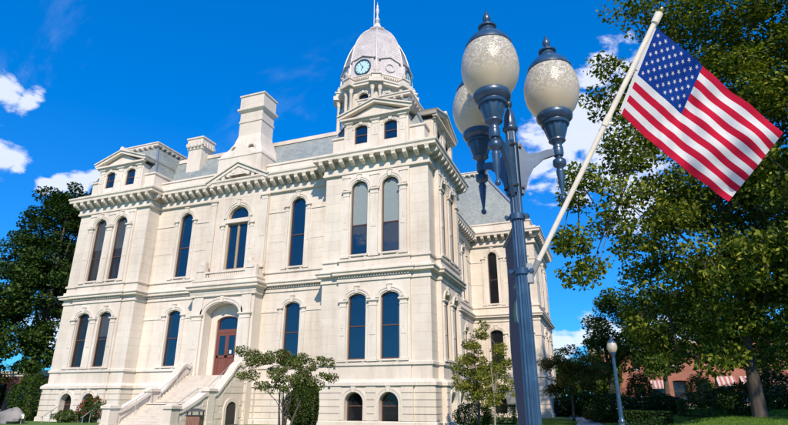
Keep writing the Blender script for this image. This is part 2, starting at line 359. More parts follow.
def arch_pts(c, w, zs, rise, n=14):         # left to right along the arch
    return [(c - w / 2 * math.cos(PI * i / n), zs + rise * math.sin(PI * i / n)) for i in range(n + 1)]
def outline(c, w, zb, zs, rise, n=14):
    return [(c - w / 2, zb)] + arch_pts(c, w, zs, rise, n) + [(c + w / 2, zb)]
def wall_panel(mb, x0, x1, z0, z1, ops, depth=.35, y=0.0, m=0):
    ops = sorted(ops); x = x0
    def q(a, b, c, d):
        if b - a > 1e-5 and d - c > 1e-5: mb.add([(a, y, c), (b, y, c), (b, y, d), (a, y, d)], [(0, 1, 2, 3)], m)
    for (c, w, zb, zs, rise) in ops:
        q(x, c - w / 2, z0, z1); q(c - w / 2, c + w / 2, z0, zb)
        P = arch_pts(c, w, zs, rise)
        for (a, b) in zip(P[:-1], P[1:]):
            mb.add([(a[0], y, a[1]), (b[0], y, b[1]), (b[0], y, z1), (a[0], y, z1)], [(0, 1, 2, 3)], m)
        O = outline(c, w, zb, zs, rise); O2 = O + [O[0]]
        for a, b in zip(O2[:-1], O2[1:]):
            mb.add([(a[0], y, a[1]), (b[0], y, b[1]), (b[0], y + depth, b[1]), (a[0], y + depth, a[1])], [(3, 2, 1, 0)], m)
        x = c + w / 2
    q(x, x1, z0, z1)

def offset_path(path, d, closed=True):
    n = len(path); out = []
    for i, p in enumerate(path):
        a = Vector(path[i - 1]) if (i > 0 or closed) else None; b = Vector(path[(i + 1) % n]) if (i < n - 1 or closed) else None
        v = Vector(p); ns = []
        if a is not None: t = (v - a).normalized(); ns.append(Vector((t.y, -t.x)))
        if b is not None: t = (b - v).normalized(); ns.append(Vector((t.y, -t.x)))
        if len(ns) == 1: o = ns[0]
        else: o = (ns[0] + ns[1]) / (1 + ns[0].dot(ns[1]))
        out.append(tuple(v + o * d))
    return out
def sweep(mb, path, prof, closed=True, skip=(), m=0, caps=False):
    rings = [[(x, y, z) for x, y in offset_path(path, d, closed)] for d, z in prof]
    n = len(path)
    for i in range(n if closed else n - 1):
        if i in skip: continue
        j = (i + 1) % n
        for k in range(len(prof) - 1):
            mb.add([rings[k][i], rings[k][j], rings[k + 1][j], rings[k + 1][i]], [(0, 1, 2, 3)], m)
    if caps and not closed:
        mb.add([r[0] for r in rings], [tuple(range(len(prof)))], m); mb.add([r[-1] for r in rings], [tuple(range(len(prof) - 1, -1, -1))], m)

# leaf clouds -----------------------------------------------------------------
def leaf_mesh(name, centers, size, mat, width=.55, up=.35, jitter=.35, outdir=None):
    n = len(centers); c = np.asarray(centers, np.float64)
    nrm = RNG.normal(size=(n, 3)); nrm /= np.linalg.norm(nrm, axis=1)[:, None]
    nrm[:, 2] = np.abs(nrm[:, 2]) * (1 - up) + up
    if outdir is not None: nrm += outdir * .9
    nrm /= np.linalg.norm(nrm, axis=1)[:, None]
    t = RNG.normal(size=(n, 3)); t -= (t * nrm).sum(1)[:, None] * nrm; t /= np.linalg.norm(t, axis=1)[:, None]
    b = np.cross(nrm, t); s = size * (1 + jitter * RNG.uniform(-1, 1, size=n))[:, None]
    V = np.empty((n, 4, 3)); V[:, 0] = c - t * s * .5; V[:, 1] = c + b * s * width * .5 + nrm * s * .08; V[:, 2] = c + t * s * .5; V[:, 3] = c - b * s * width * .5 + nrm * s * .08
    me = bpy.data.meshes.new(name); me.vertices.add(4 * n); me.vertices.foreach_set('co', V.reshape(-1))
    me.loops.add(4 * n); me.loops.foreach_set('vertex_index', np.arange(4 * n, dtype=np.int32))
    me.polygons.add(n); me.polygons.foreach_set('loop_start', np.arange(0, 4 * n, 4, dtype=np.int32))
    try: me.polygons.foreach_set('loop_total', np.full(n, 4, np.int32))
    except Exception: pass
    me.materials.append(M[mat]); me.update(calc_edges=True); me.validate(); return me
def ball(n, shell=.0):
    d = RNG.normal(size=(n, 3)); d /= np.linalg.norm(d, axis=1)[:, None]
    r = RNG.uniform(shell ** 3, 1, size=n) ** (1 / 3); return d * r[:, None]
def make_tree(name, label, base, trunk_h, trunk_r, blobs, sub_r, dens, leaf, leaf_mat, bark='bark', group=None, stems=1, lean=(0, 0), cat='tree', n_limbs=9, top=None, gap=.62, up=.35, width=.55, twig=.012, drop=0.0):
    """blobs: (x,y,z,rx,ry,rz) in world space; every blob is filled with leaf clumps of radius sub_r"""
    bx, by, bz = base; root = empty(name, base); tag(root, label, cat, group)
    clumps = []
    for (x, y, z, rx, ry, rz) in blobs:
        k = max(3, int(gap * (rx * ry * rz) / sub_r ** 3 * .55) + 2)
        p = ball(k, .35) * np.array([rx, ry, rz]) * .92 + np.array([x, y, z]); clumps.append(p)
    C = np.concatenate(clumps); C = C[C[:, 2] > bz + .15]
    pts = []; outs = []; mid = C.mean(0)
    for c in C:
        r = sub_r * RNG.uniform(.55, 1.25); n = max(4, int(dens * r * r / sub_r ** 2 * RNG.uniform(.5, 1.4)))
        q = ball(n, .3) * np.array([1, 1, .62]) * r
        q[:, 2] -= drop * (q[:, 0] ** 2 + q[:, 1] ** 2) / max(r, .01)
        pts.append(c + q); o = c - mid; o = o / (np.linalg.norm(o) + 1e-6); outs.append(np.tile(o * .35, (n, 1)))
    Pn = np.concatenate(pts) - np.array(base); On = np.concatenate(outs)
    obj('crown', leaf_mesh('crown', Pn, leaf, leaf_mat, width, up, outdir=On), root)
    # wood
    tb = MB(); rs = random.Random(len(C)); topz = top or C[:, 2].max() - bz
    limb_src = []
    for s in range(stems):
        off = (0, 0) if stems == 1 else (rs.uniform(-.14, .14), rs.uniform(-.14, .14)); sp = 0 if stems == 1 else 1
        ex, ey = lean if stems == 1 else (rs.uniform(-1, 1) * .3 * topz, rs.uniform(-1, 1) * .25 * topz)
        H = topz * (.80 if stems == 1 else rs.uniform(.55, .8)); n = 9; P = []; Rr = []
        for i in range(n):
            t = i / (n - 1); w = .02 * topz * (math.sin(t * 5 + s * 2) * t)
            P.append((off[0] + ex * t ** 1.3 + w, off[1] + ey * t ** 1.3 - w * .6, -0.15 + (H + .15) * t)); Rr.append(trunk_r * ((1 - t) ** .8 * .92 + .05) * (1.35 if i == 0 else 1))
        tb.tube(P, Rr, 10); limb_src.append(P)
    idx = rs.sample(range(len(C)), min(n_limbs, len(C))); ends = []
    lb = MB()
    for i in idx:
        e = Vector(C[i] - np.array(base)); P = limb_src[i % len(limb_src)]
        zt = max(trunk_h, min(e.z * .55, topz * .7)); t = min(.9, zt / (topz * .8)); k = t * (len(P) - 1); k0 = int(k); fr = k - k0
        a = Vector(P[k0]).lerp(Vector(P[min(k0 + 1, len(P) - 1)]), fr); r0 = trunk_r * (1 - t) ** .8 * .34 + trunk_r * .04
        m1 = a.lerp(e, .35) + Vector((0, 0, (e - a).length * .10)); m2 = a.lerp(e, .7) + Vector((rs.uniform(-.3, .3), rs.uniform(-.3, .3), (e - a).length * .08))
        lb.tube([a, m1, m2, e], [r0, r0 * .7, r0 * .42, r0 * .12], 6); ends += [(a.lerp(e, .35) + Vector((0, 0, (e - a).length * .08)), r0 * .5), (m2, r0 * .4), (e, r0 * .15)]
    for i, c in enumerate(C):
        if i in idx or i % 2: continue
        e = Vector(c - np.array(base)); s0, r = min(ends, key=lambda q: (q[0] - e).length) if ends else (Vector((0, 0, trunk_h)), trunk_r * .3)
        mm = s0.lerp(e, .5) + Vector((0, 0, .08 * (e - s0).length)); lb.tube([s0, mm, e], [min(r, twig * 3), twig * 1.6, twig * .5], 4, cap=False)
    tr = tb.build('trunk', bark, root, smooth=True); lb.build('limbs', bark, tr, smooth=True)
    return root

# ================================================================== the courthouse
CH = empty('courthouse', (-16.6, 14, 0)); tag(CH, 'pale limestone three-storey courthouse with corner pavilions, clock tower and grey dome', 'building')
CHI = Matrix.Translation((16.6, -14, 0))
def cpart(name, me, loc=(0, 0, 0), rz=0, parent=None):
    o = obj(name, me, parent or CH, loc, rz)
    if parent is None: o.location = CHI @ Vector(loc)
    return o
CACHE = {}
def cached(key, fn, mats, smooth=False):
    if key not in CACHE:
        mb = MB(); fn(mb); CACHE[key] = mb.mesh(key.split('|')[0], mats, smooth)
    return CACHE[key]
XM = -16.6
V = [(-33.2, 8), (-33.2, 0), (-31.85, 0), (-31.85, -.14), (-26.55, -.14), (-26.55, 0), (-25.2, 0), (-25.2, 1.25), (-19.45, 1.25), (-19.45, 1.05), (-13.75, 1.05), (-13.75, 1.25),
     (-8, 1.25), (-8, 0), (-6.65, 0), (-6.65, -.14), (-1.35, -.14), (-1.35, 0), (0, 0), (0, 1.35), (.35, 1.35), (.35, 6.65), (0, 6.65), (0, 8), (-2.5, 8), (-2.5, 23.4), (4.4, 23.4), (4.4, 35.8),
     (-37.6, 35.8), (-37.6, 23.4), (-30.7, 23.4), (-30.7, 8)]
V0 = [(-33.2, 8), (-33.2, 0), (-25.2, 0), (-25.2, 1.25), (-8, 1.25), (-8, 0), (0, 0), (0, 8), (-2.5, 8), (-2.5, 23.4), (4.4, 23.4), (4.4, 35.8), (-37.6, 35.8), (-37.6, 23.4), (-30.7, 23.4), (-30.7, 8)]
VB = offset_path(V, .2)
NE = len(V)
class Edge:
    def __init__(s, P, i):
        a, b = Vector(P[i]), Vector(P[(i + 1) % len(P)]); s.a = a; s.L = (b - a).length; s.d = (b - a) / s.L; s.ang = math.atan2(s.d.y, s.d.x)
    def pt(s, x, y=0, z=0):
        p = s.a + s.d * x + Vector((-s.d.y, s.d.x)) * y; return (p.x, p.y, z)
    def loc(s, p): return (Vector(p[:2]) - s.a).dot(s.d)
EI = {'p1_bay': 3, 'main_l': 7, 'center': 9, 'main_r': 11, 'p2_bay': 15, 'p2_side': 20, 'wing': 24, 'e_front': 25, 'e_side': 26}
BAY = [1.45, 3.85]
WIN = {3: BAY, 15: BAY, 20: BAY, 7: [3.1], 11: [2.65], 24: [3.0, 7.7, 12.4], 25: [2.4, 5.1], 26: [4.2, 8.2]}
W1 = (1.32, 4.1, 8.1, .36); W2 = (1.32, 11.2, 16.14, .66); W2E = (.98, 11.2, 16.32, .49); WBS = (1.3, .25, 1.42, .65)
CEN1 = (2.85, 2.0, 3.3, 7.25, .45); CEN2 = (2.85, 1.95, 11.4, 15.72, .98)
BLOCKS = []      # facing stones: (edge, x0, x1, z0, z1, proud)
def lay(e, x0, x1, z0, z1, ch, joint, proud, excl, ln=1.25, vj=.018):
    n = max(1, round((z1 - z0) / ch)); h = (z1 - z0) / n
    for r in range(n):
        za, zb = z0 + r * h + joint / 2, z0 + (r + 1) * h - joint / 2
        iv = [(x0, x1)]
        for (a, b, c, d) in excl:
            if d <= za + .02 or c >= zb - .02: continue
            nv = []
            for (s, t) in iv:
                if b <= s or a >= t: nv.append((s, t)); continue
                if a - s > .08: nv.append((s, a))
                if t - b > .08: nv.append((b, t))
            iv = nv
        for (s, t) in iv:
            k = max(1, round((t - s) / ln)); st = (t - s) / k; cuts = [s + st * j for j in range(k + 1)]
            if r % 2 and k > 1: cuts = [s] + [c - st * .5 for c in cuts[1:]] + [t]
            for a, b in zip(cuts[:-1], cuts[1:]): BLOCKS.append((e, a + (vj / 2 if a > s else 0), b - (vj / 2 if b < t else 0), za, zb, proud))

# walls, one mesh per storey and face
for i in range(NE):
    e = Edge(V, i); eb = Edge(VB, i)
    front = i not in (27, 28, 29, 30, 31, 0)
    o1 = []; o2 = []; ob = []
    for c in WIN.get(i, []):
        o1.append((c, *W1)); o2.append((c, *(W2 if i != 25 else W2E)))
        if i not in (7, 11): ob.append((eb.loc(e.pt(c)), *WBS))
    if i == 9: o1 = [CEN1]; o2 = [CEN2]
    mb = MB(); wall_panel(mb, 0, eb.L, 0, 2.6, ob, .6)
    mb.v = [tuple(v) for v in mb.v]; cpart('basement_wall', mb.mesh('basement_wall', 'limestone'), (eb.a.x, eb.a.y, 0), eb.ang)
    mb = MB(); wall_panel(mb, 0, e.L, 2.5, 9.8, o1); wall_panel(mb, 0, e.L, 9.8, 18.7, o2)
    cpart('wall', mb.mesh('wall', 'limestone'), (e.a.x, e.a.y, 0), e.ang)
    if front and e.L > .5:
        bay = i in (3, 15, 20); ex = []
        if bay: ex = [(.03, e.L - .03, 3.95, 9.05), (.03, e.L - .03, 11.0, 17.35)]
        elif i == 9: ex = [(0, e.L, 2.5, 11.3), (1.3, 4.4, 11, 17.2), (0, .65, 11, 17.5), (5.05, 5.7, 11, 17.5)]
        else:
            for c in WIN.get(i, []): ex += [(c - 1.12, c + 1.12, 3.95, 8.0), (c - 1.0, c + 1.0, 8.0, 8.95), (c - 1.12, c + 1.12, 11.0, 16.1), (c - .98, c + .98, 16.1, 17.1)]
        for za, zb in ((2.86, 3.72), (3.95, 9.3), (11.0, 17.45)): lay(e, 0, e.L, za, zb, .62 if za < 9 else .72, .012, .007, ex, vj=.008)
        lay(e, 0, e.L, 10.4, 10.78, .4, .012, .007, ex, vj=.008)
        exb = [(eb.loc(e.pt(c)) - .86, eb.loc(e.pt(c)) + .86, .2, 2.3) for c in WIN.get(i, []) if i not in (7, 11)]
        lay(eb, 0, eb.L, .36, 2.45, .42, .05, .05, exb, 1.5, .035)

# running mouldings round the whole plan
def moulding(name, path, prof, skip=()):
    mb = MB(); sweep(mb, path, prof, True, skip); cpart(name, mb.mesh(name, 'limestone'))
CEN = (8, 9, 10)
moulding('plinth', V, [(.2, .0), (.32, .0), (.32, .3), (.26, .36), (.2, .36)])
moulding('water_table', V, [(.2, 2.43), (.34, 2.47), (.34, 2.66), (.08, 2.86), (0, 2.87)])
moulding('sill_course', V, [(0, 3.70), (.11, 3.73), (.11, 3.9), (0, 3.96)], CEN)
moulding('belt_cornice', V, [(0, 9.28), (.09, 9.3), (.09, 9.45), (.05, 9.5), (.05, 9.7), (.34, 9.76), (.34, 9.9), (.43, 9.97), (.43, 10.06), (.13, 10.16), (.13, 10.36), (0, 10.40)])
moulding('upper_sill_course', V, [(0, 10.76), (.11, 10.79), (.11, 10.94), (0, 11.0)])
moulding('cornice', V0, [(0.0, 17.42), (.21, 17.45), (.21, 17.62), (.155, 17.66), (.155, 17.98), (.06, 18.0), (.06, 18.52), (.84, 18.54), (.84, 18.72), (.93, 18.83), (.93, 18.96), (.42, 19.06), (.42, 19.27), (-.3, 19.3)])
def dentils(mb, P, i, y0, y1, z0, z1, w, sp):
    e = Edge(P, i); n = int(e.L / sp)
    for k in range(n):
        x = (k + .5) * e.L / n; q = [e.pt(x - w / 2, -y0), e.pt(x + w / 2, -y0), e.pt(x + w / 2, -y1), e.pt(x - w / 2, -y1)]
        mb.add([(a, b, z) for z in (z0, z1) for a, b, _ in q], [(3, 2, 1, 0), (4, 5, 6, 7), (0, 1, 5, 4), (1, 2, 6, 5), (2, 3, 7, 6), (3, 0, 4, 7)])
mb = MB()
for i in (3, 7, 11, 15, 20, 24, 25): dentils(mb, V, i, .18, .02, 9.58, 9.71, .10, .2)
stuff(cpart('dentil_course', mb.mesh('dentil_course', 'limestone')))
BRK = [(-.80, 18.54), (-.80, 18.24), (-.70, 18.14), (-.52, 18.14), (-.42, 18.06), (-.05, 18.02), (-.05, 18.54)]
def bracket_fn(mb): mb.prismx([(y, z - 18.0) for y, z in BRK], -.14, .14); mb.box(-.17, .17, -.825, -.05, .46, .537)
for i in (0, 1, 2, 3, 4, 5, 6, 8, 9, 10):
    e = Edge(V0, i); n = max(2, round((e.L + .5) / .74)); x0 = -.18 if i in (1, 5, 6, 10) else .1
    x1 = e.L + .18 if i in (1, 5, 6) else e.L - .1
    for k in range(n):
        x = x0 + (x1 - x0) * k / (n - 1)
        cpart('bracket', cached('bracket', bracket_fn, 'limestone'), e.pt(x, 0, 18.0), e.ang)

# windows ---------------------------------------------------------------------
def poly_mesh(name, poly, mat, y):
    me = bpy.data.meshes.new(name); n = len(poly)
    me.from_pydata([(x, y, z) for x, z in poly] + [(x, y + .02, z) for x, z in poly], [], [tuple(range(n)), tuple(range(2 * n - 1, n - 1, -1))] + [(i, i + n, (i + 1) % n + n, (i + 1) % n) for i in range(n)])
    me.materials.append(M[mat]); me.update(); return me
def window(e, c, w, zb, zs, rise, recess=.2, split=.46, frame='brown_frame', up='window_glass', lo='window_glass', fw=.085, drop=0, mull=False, y0=0):
    key = f'window|{w}{zb}{zs}{rise}{split}{frame}{mull}'; H = zs - zb
    def fr(mb):
        o = outline(0, w + .05, 0, H, rise); i = outline(0, w - 2 * fw, 0, H, rise - fw * (.6 if rise < .5 * w - .05 else 1)); mb.band(i, o, 0, .12)
        mb.box(-w / 2, w / 2, -.015, .12, -.02, .10); zr = (H + rise) * split; mb.box(-w / 2 + fw, w / 2 - fw, .005, .10, zr - .04, zr + .04)
        if mull: mb.box(-.1, .1, -.02, .1, .1, H + .0)
    o = cpart('window', cached(key, fr, frame), e.pt(c, recess + y0, zb), e.ang)
    zr = (H + rise) * split; iw = w / 2 - fw * .6
    def pane(nm, poly, mat):
        k = f'{nm}|{key}{mat}{poly[0][1]:.2f}{poly[-1][1]:.2f}{len(poly)}'
        if k not in CACHE: CACHE[k] = poly_mesh(nm, poly, mat, .06)
        obj(nm, CACHE[k], o)
    top = arch_pts(0, 2 * iw, H, rise - fw * .6)[::-1]
    if drop > 0:     # roller blind drawn part of the way down behind the upper sash
        zd = zr + .03 if drop >= 1 else (H + rise) * (1 - drop)
        zd = max(zd, zr)
        pane('blind', [(-iw, zd), (iw, zd)] + top, up)
        if zd > zr + .1: pane('pane', [(-iw, zr), (iw, zr), (iw, zd - .004), (-iw, zd - .004)], lo)
    else: pane('pane', [(-iw, zr), (iw, zr)] + top, up)
    pane('pane', [(-iw, .06), (iw, .06), (iw, zr - .004), (-iw, zr - .004)], lo)
    return o
def pilaster_fn(w, h, p):
    def f(mb):
        mb.box(-w / 2, w / 2, -p, .02, .22, h - .42); mb.box(-w / 2 - .06, w / 2 + .06, -p - .06, .02, 0, .16); mb.box(-w / 2 - .03, w / 2 + .03, -p - .03, .02, .16, .22)
        mb.box(-w / 2 - .02, w / 2 + .02, -p - .03, .02, h - .42, h - .36); mb.box(-w / 2 + .02, w / 2 - .02, -p, .02, h - .36, h - .2)
        mb.frustum((-w / 2, w / 2, -p, .02, h - .2), (-w / 2 - .09, w / 2 + .09, -p - .09, .02, h - .1)); mb.box(-w / 2 - .1, w / 2 + .1, -p - .1, .02, h - .1, h)
        mb.box(-w / 2 + .09, w / 2 - .09, -p - .025, -p + .01, h * .42, h * .50)           # carved drop on the shaft
        for k in range(4):
            z = h * .50 + k * .13; s = .09 - k * .015
            mb.add([(-s, -p - .004, z + .065), (0, -p - .004, z), (s, -p - .004, z + .065), (0, -p - .004, z + .13), (0, -p - .035, z + .065)], [(0, 1, 4), (1, 2, 4), (2, 3, 4), (3, 0, 4)])
    return f
def pilaster(e, x, w, z0, z1, p=.11, y=0):
    cpart('pilaster', cached(f'pilaster|{w}{z0}{z1}{p}', pilaster_fn(w, z1 - z0, p), 'limestone'), e.pt(x, y, z0), e.ang)
def arch_mould(e, c, w, zs, rise, g=.10, t=.24, p=.09, y=0, leg=0.0):
    def f(mb):
        for a, b, q in ((g, g + t * .62, p * .6), (g + t * .6, g + t, p)):
            i = arch_pts(0, w + 2 * a, 0, rise + a); o = arch_pts(0, w + 2 * b, 0, rise + b)
            if leg: i = [(i[0][0], -leg)] + i + [(i[-1][0], -leg)]; o = [(o[0][0], -leg)] + o + [(o[-1][0], -leg)]
            mb.band(i, o, -q, .01)
    cpart('arch_moulding', cached(f'arch_moulding|{w}{rise}{g}{t}{p}{leg}', f, 'limestone'), e.pt(c, y, zs), e.ang)
    def k(mb): mb.prism([(-.11, rise + .02), (.11, rise + .02), (.17, rise + g + t + .1), (-.17, rise + g + t + .1)], -p - .06, .01); mb.box(-.2, .2, -p - .1, .01, rise + g + t + .1, rise + g + t + .17)
    cpart('keystone', cached(f'keystone|{rise}{g}{t}{p}', k, 'limestone'), e.pt(c, y, zs), e.ang)
def sill_block(e, c, w, z):
    def f(mb):
        mb.box(-w / 2 - .12, w / 2 + .12, -.16, .2, -.12, 0)
        for s in (-1, 1): mb.prismx([(-.02, -.36), (-.1, -.3), (-.14, -.12), (-.02, -.12)], s * (w / 2 - .08) - .09, s * (w / 2 - .08) + .09)
    cpart('window_sill', cached(f'window_sill|{w}', f, 'limestone'), e.pt(c, 0, z), e.ang)
for i, cs in WIN.items():
    e = Edge(V, i); eb = Edge(VB, i); bay = i in (3, 15, 20)
    for j, c in enumerate(cs):
        if i == 15: a = dict(up='blind_pane', drop=1, split=.40)
        elif i == 3: a = dict(up='dark_blind', lo='dark_glass', drop=[.5, .5][j], split=.36)
        elif i in (24, 25, 26): a = dict(up='dark_glass', lo='dark_glass')
        else: a = {}
        w2 = W2 if i != 25 else W2E
        window(e, c, *w2, **a)
        if i == 3: a = dict(up='dark_glass' if j == 0 else 'dark_blind', lo='dark_glass', drop=0 if j == 0 else .45)
        elif i in (20, 24, 25, 26): a = dict(up='dark_glass', lo='dark_glass')
        else: a = {}
        window(e, c, *W1, **a, split=.5)
        if i not in (7, 11):
            cb = eb.loc(e.pt(c)); window(eb, cb, *WBS, recess=.48, up='dark_glass', lo='dark_glass', split=.55)
            arch_mould(eb, cb, WBS[0], WBS[2], WBS[3], .03, .26, .07, leg=WBS[2] - .4)
        sill_block(e, c, w2[0], w2[1]); sill_block(e, c, W1[0], W1[1])
        arch_mould(e, c, w2[0], w2[2], w2[3], .09, .25, .09); arch_mould(e, c, W1[0], W1[2], W1[3], .09, .27, .10)
        if not bay:
            for s in (-1, 1): pilaster(e, c + s * .98, .3, 3.96, 8.12, .08); pilaster(e, c + s * .98, .3, 11.0, 16.16, .08)
    if bay:
        m = e.L / 2
        for x, w in ((m, .62), (m - 2.2, .52), (m + 2.2, .52)): pilaster(e, x, w, 3.96, 8.0); pilaster(e, x, w, 11.0, 16.05)
        for x0, x1 in ((m - 2.5, m - 1.95), (m - .34, m + .34), (m + 1.95, m + 2.5)):
            mb = MB(); mb.box(x0, x1, -.05, .01, 16.2, 17.1); mb.box(x0 - .05, x1 + .05, -.09, .01, 17.1, 17.2)
            cpart('frieze_panel', mb.mesh('frieze_panel', 'limestone'), (e.a.x, e.a.y, 0), e.ang)
    else:
        for (za, zb, hw) in ((7.78, 7.94, 1.2), (15.72, 15.86, 1.2), (13.3, 13.36, 1.2)):
            x = 0
            for c in cs + [e.L + 5]:
                t = min(c - hw, e.L)
                if t - x > .1:
                    mb = MB(); mb.box(x, t, -.06 if zb - za > .1 else -.03, .01, za, zb); cpart('impost_course', mb.mesh('impost_course', 'limestone'), (e.a.x, e.a.y, 0), e.ang)
                x = c + hw

# centre bay: door porch, balcony, upper window ---------------------------------------
e = Edge(V, 9)
window(e, CEN2[0], 1.95, 11.4, 15.72, .98, split=.72, frame='tan_frame', mull=True)
arch_mould(e, CEN2[0], 1.95, 15.72, .98, .12, .3, .1)
mb = MB(); mb.box(CEN2[0] - 1.2, CEN2[0] + 1.2, -.10, .3, 15.28, 15.62); cpart('transom', mb.mesh('transom', 'limestone'), (e.a.x, e.a.y, 0), e.ang)
for s in (-1, 1): pilaster(e, 2.85 + s * 2.5, .6, 11.3, 17.4, .14); pilaster(e, 2.85 + s * 1.42, .34, 11.3, 15.2, .08)
D = -.85     # porch front (local y)
mb = MB(); wall_panel(mb, 0, 5.7, 0, 9.3, [(2.85, 3.1, 3.3, 7.75, .87)], .8, D)
mb.add([(0, 0, 0), (0, D, 0), (0, D, 9.3), (0, 0, 9.3)], [(0, 1, 2, 3)]); mb.add([(5.7, D, 0), (5.7, 0, 0), (5.7, 0, 9.3), (5.7, D, 9.3)], [(0, 1, 2, 3)])
mb.add([(0, D, 9.3), (5.7, D, 9.3), (5.7, 0, 9.3), (0, 0, 9.3)], [(0, 1, 2, 3)])
cpart('porch', mb.mesh('porch', 'limestone'), (e.a.x, e.a.y, 0), e.ang)
arch_mould(e, 2.85, 3.1, 7.75, .87, .08, .34, .1, D)
for s in (-1, 1):
    pilaster(e, 2.85 + s * 2.2, .95, 3.3, 7.75, .16, D)
    mb = MB(); mb.box(-.42, .42, -.10, .01, 0, 1.45); mb.box(-.5, .5, -.16, .01, 1.45, 1.6); cpart('porch_panel', mb.mesh('porch_panel', 'limestone'), e.pt(2.85 + s * 2.2, D, 7.78), e.ang)
    for k in range(5): BLOCKS.append((Edge([e.pt(0, D)[:2], e.pt(5.7, D)[:2]], 0), (.05 if s < 0 else 4.55), (1.15 if s < 0 else 5.65), .3 + k * .6, .86 + k * .6, .05))
mb = MB(); sweep(mb, [e.pt(0, 0)[:2], e.pt(0, D)[:2], e.pt(5.7, D)[:2], e.pt(5.7, 0)[:2]], [(0, 9.1), (.16, 9.12), (.16, 9.3), (.2, 9.4), (.2, 9.55), (.42, 9.66), (.42, 9.82), (.52, 9.9), (.52, 10.0), (.14, 10.06), (.14, 10.3), (.2, 10.34), (.2, 10.44), (0, 10.46)], False)
cpart('porch_cornice', mb.mesh('porch_cornice', 'limestone'))
# balcony parapet with a row of balusters
mb = MB(); y = D - .12
mb.box(.0, 5.7, y, .0, 10.44, 10.62); mb.box(.0, 1.0, y, y + .34, 10.62, 11.08); mb.box(4.7, 5.7, y, y + .34, 10.62, 11.08); mb.box(.95, 4.75, y + .03, y + .3, 10.96, 11.1)
mb.box(.0, .3, y + .3, 0, 10.62, 11.08); mb.box(5.4, 5.7, y + .3, 0, 10.62, 11.08)
bal = cpart('balcony', mb.mesh('balcony', 'limestone'), (e.a.x, e.a.y, 0), e.ang)
def baluster_fn(mb): mb.lathe([(.05, 0), (.05, .05), (.03, .09), (.06, .2), (.03, .28), (.05, .31), (.05, .345)], 8)
for k in range(19): obj('baluster', cached('baluster', baluster_fn, 'limestone', True), bal, (1.12 + k * .192, y + .16, 10.62))
for s in (-1, 1):
    mb = MB(); P = [(0, 0), (.95, 0), (.95, .28), (.8, .34), (.62, .42), (.52, .62), (.46, .9), (.3, 1.02), (.1, .98), (0, .82)]
    P = [(x * (1 if s > 0 else -1), z) for x, z in P]; P = P if s > 0 else P[::-1]
    mb.prism(P, y + .02, y + .36); mb.prism([(x * .8 + s * .05, z * .8 + .05) for x, z in P], y - .05, y + .02)
    o = cpart('scroll_block', mb.mesh('scroll_block', 'limestone'), e.pt(2.85 + s * 1.9 if s > 0 else .95, 0, 11.08), e.ang)
    mb = MB(); mb.lathe([(.02, 0), (.2, .01), (.2, .06), (.12, .09), (.02, .1)], 14)
    r = obj('volute', mb.mesh('volute', 'limestone', True), o, (s * .27, y + .02, .6)); r.rotation_euler = (PI / 2, 0, 0)
# the door
mb = MB(); mb.band(outline(0, 1.72, 0, 3.95, .36), outline(0, 2.06, 0, 3.95, .48), 0, .2); mb.box(-.86, .86, 0, .16, 3.15, 3.42)
door = cpart('door', mb.mesh('door', 'door_wood'), e.pt(2.85, .12, 3.3), e.ang)
obj('pane', poly_mesh('pane', [(-.84, 3.42), (.84, 3.42)] + arch_pts(0, 1.68, 3.95, .34)[::-1], 'window_glass', .08), door)
for s in (-1, 1):
    mb = MB(); x0, x1 = sorted((s * .01, s * .85)); mb.box(x0, x1, .06, .12, 0, 3.14)
    for a, b, c, d in ((x0, x1, 0, .2), (x0, x1, 1.3, 1.5), (x0, x1, 2.95, 3.14), (x0, x0 + .14, .2, 2.95), (x1 - .14, x1, .2, 2.95)): mb.box(a, b, .02, .065, c + .001, d - .001)
    lf = obj('door_leaf', mb.mesh('door_leaf', 'door_wood'), door)
    obj('pane', poly_mesh('pane', [(x0 + .15, 1.52), (x1 - .15, 1.52), (x1 - .15, 2.93), (x0 + .15, 2.93)], 'window_glass', .04), door)
    mb = MB(); mb.tube([(s * .09, .01, 1.35), (s * .09, -.05, 1.4), (s * .09, -.05, 1.75), (s * .09, .01, 1.8)], .015, 6); obj('handle', mb.mesh('handle', 'brass', True), door)
obj('notice', poly_mesh('notice', [(.3, 1.6), (.48, 1.6), (.48, 1.85), (.3, 1.85)], 'banner_white', .018), door)
# pediment over the centre
mb = MB(); zb, za, hw = 18.58, 20.42, 2.95
mb.prism([(-hw + .3, zb), (hw - .3, zb), (0, za - .25)], -.10, .9)
def rake(mb, hw, zb, za, t, y0, y1):
    for s in (-1, 1):
        P = [(s * hw, zb), (0, za), (0, za + t), (s * (hw + .12), zb + t * .75)]
        mb.prism(P if s < 0 else P[::-1], y0, y1)
rake(mb, hw, zb, za - .38, .38, -.72, .95); rake(mb, hw + .05, zb + .3, za - .08, .14, -.84, .95)
pd = cpart('pediment', mb.mesh('pediment', 'limestone'), (XM, 1.05, 0))
for s in (-1, 1):
    for k in range(5):
        t = .16 + k * .17; x = s * hw * (1 - t); z = zb + (za - .38 - zb) * t
        mb = MB(); mb.box(-.14, .14, -.66, -.09, -.36, -.02); obj('bracket', mb.mesh('bracket', 'limestone'), pd, (x, 0, z))
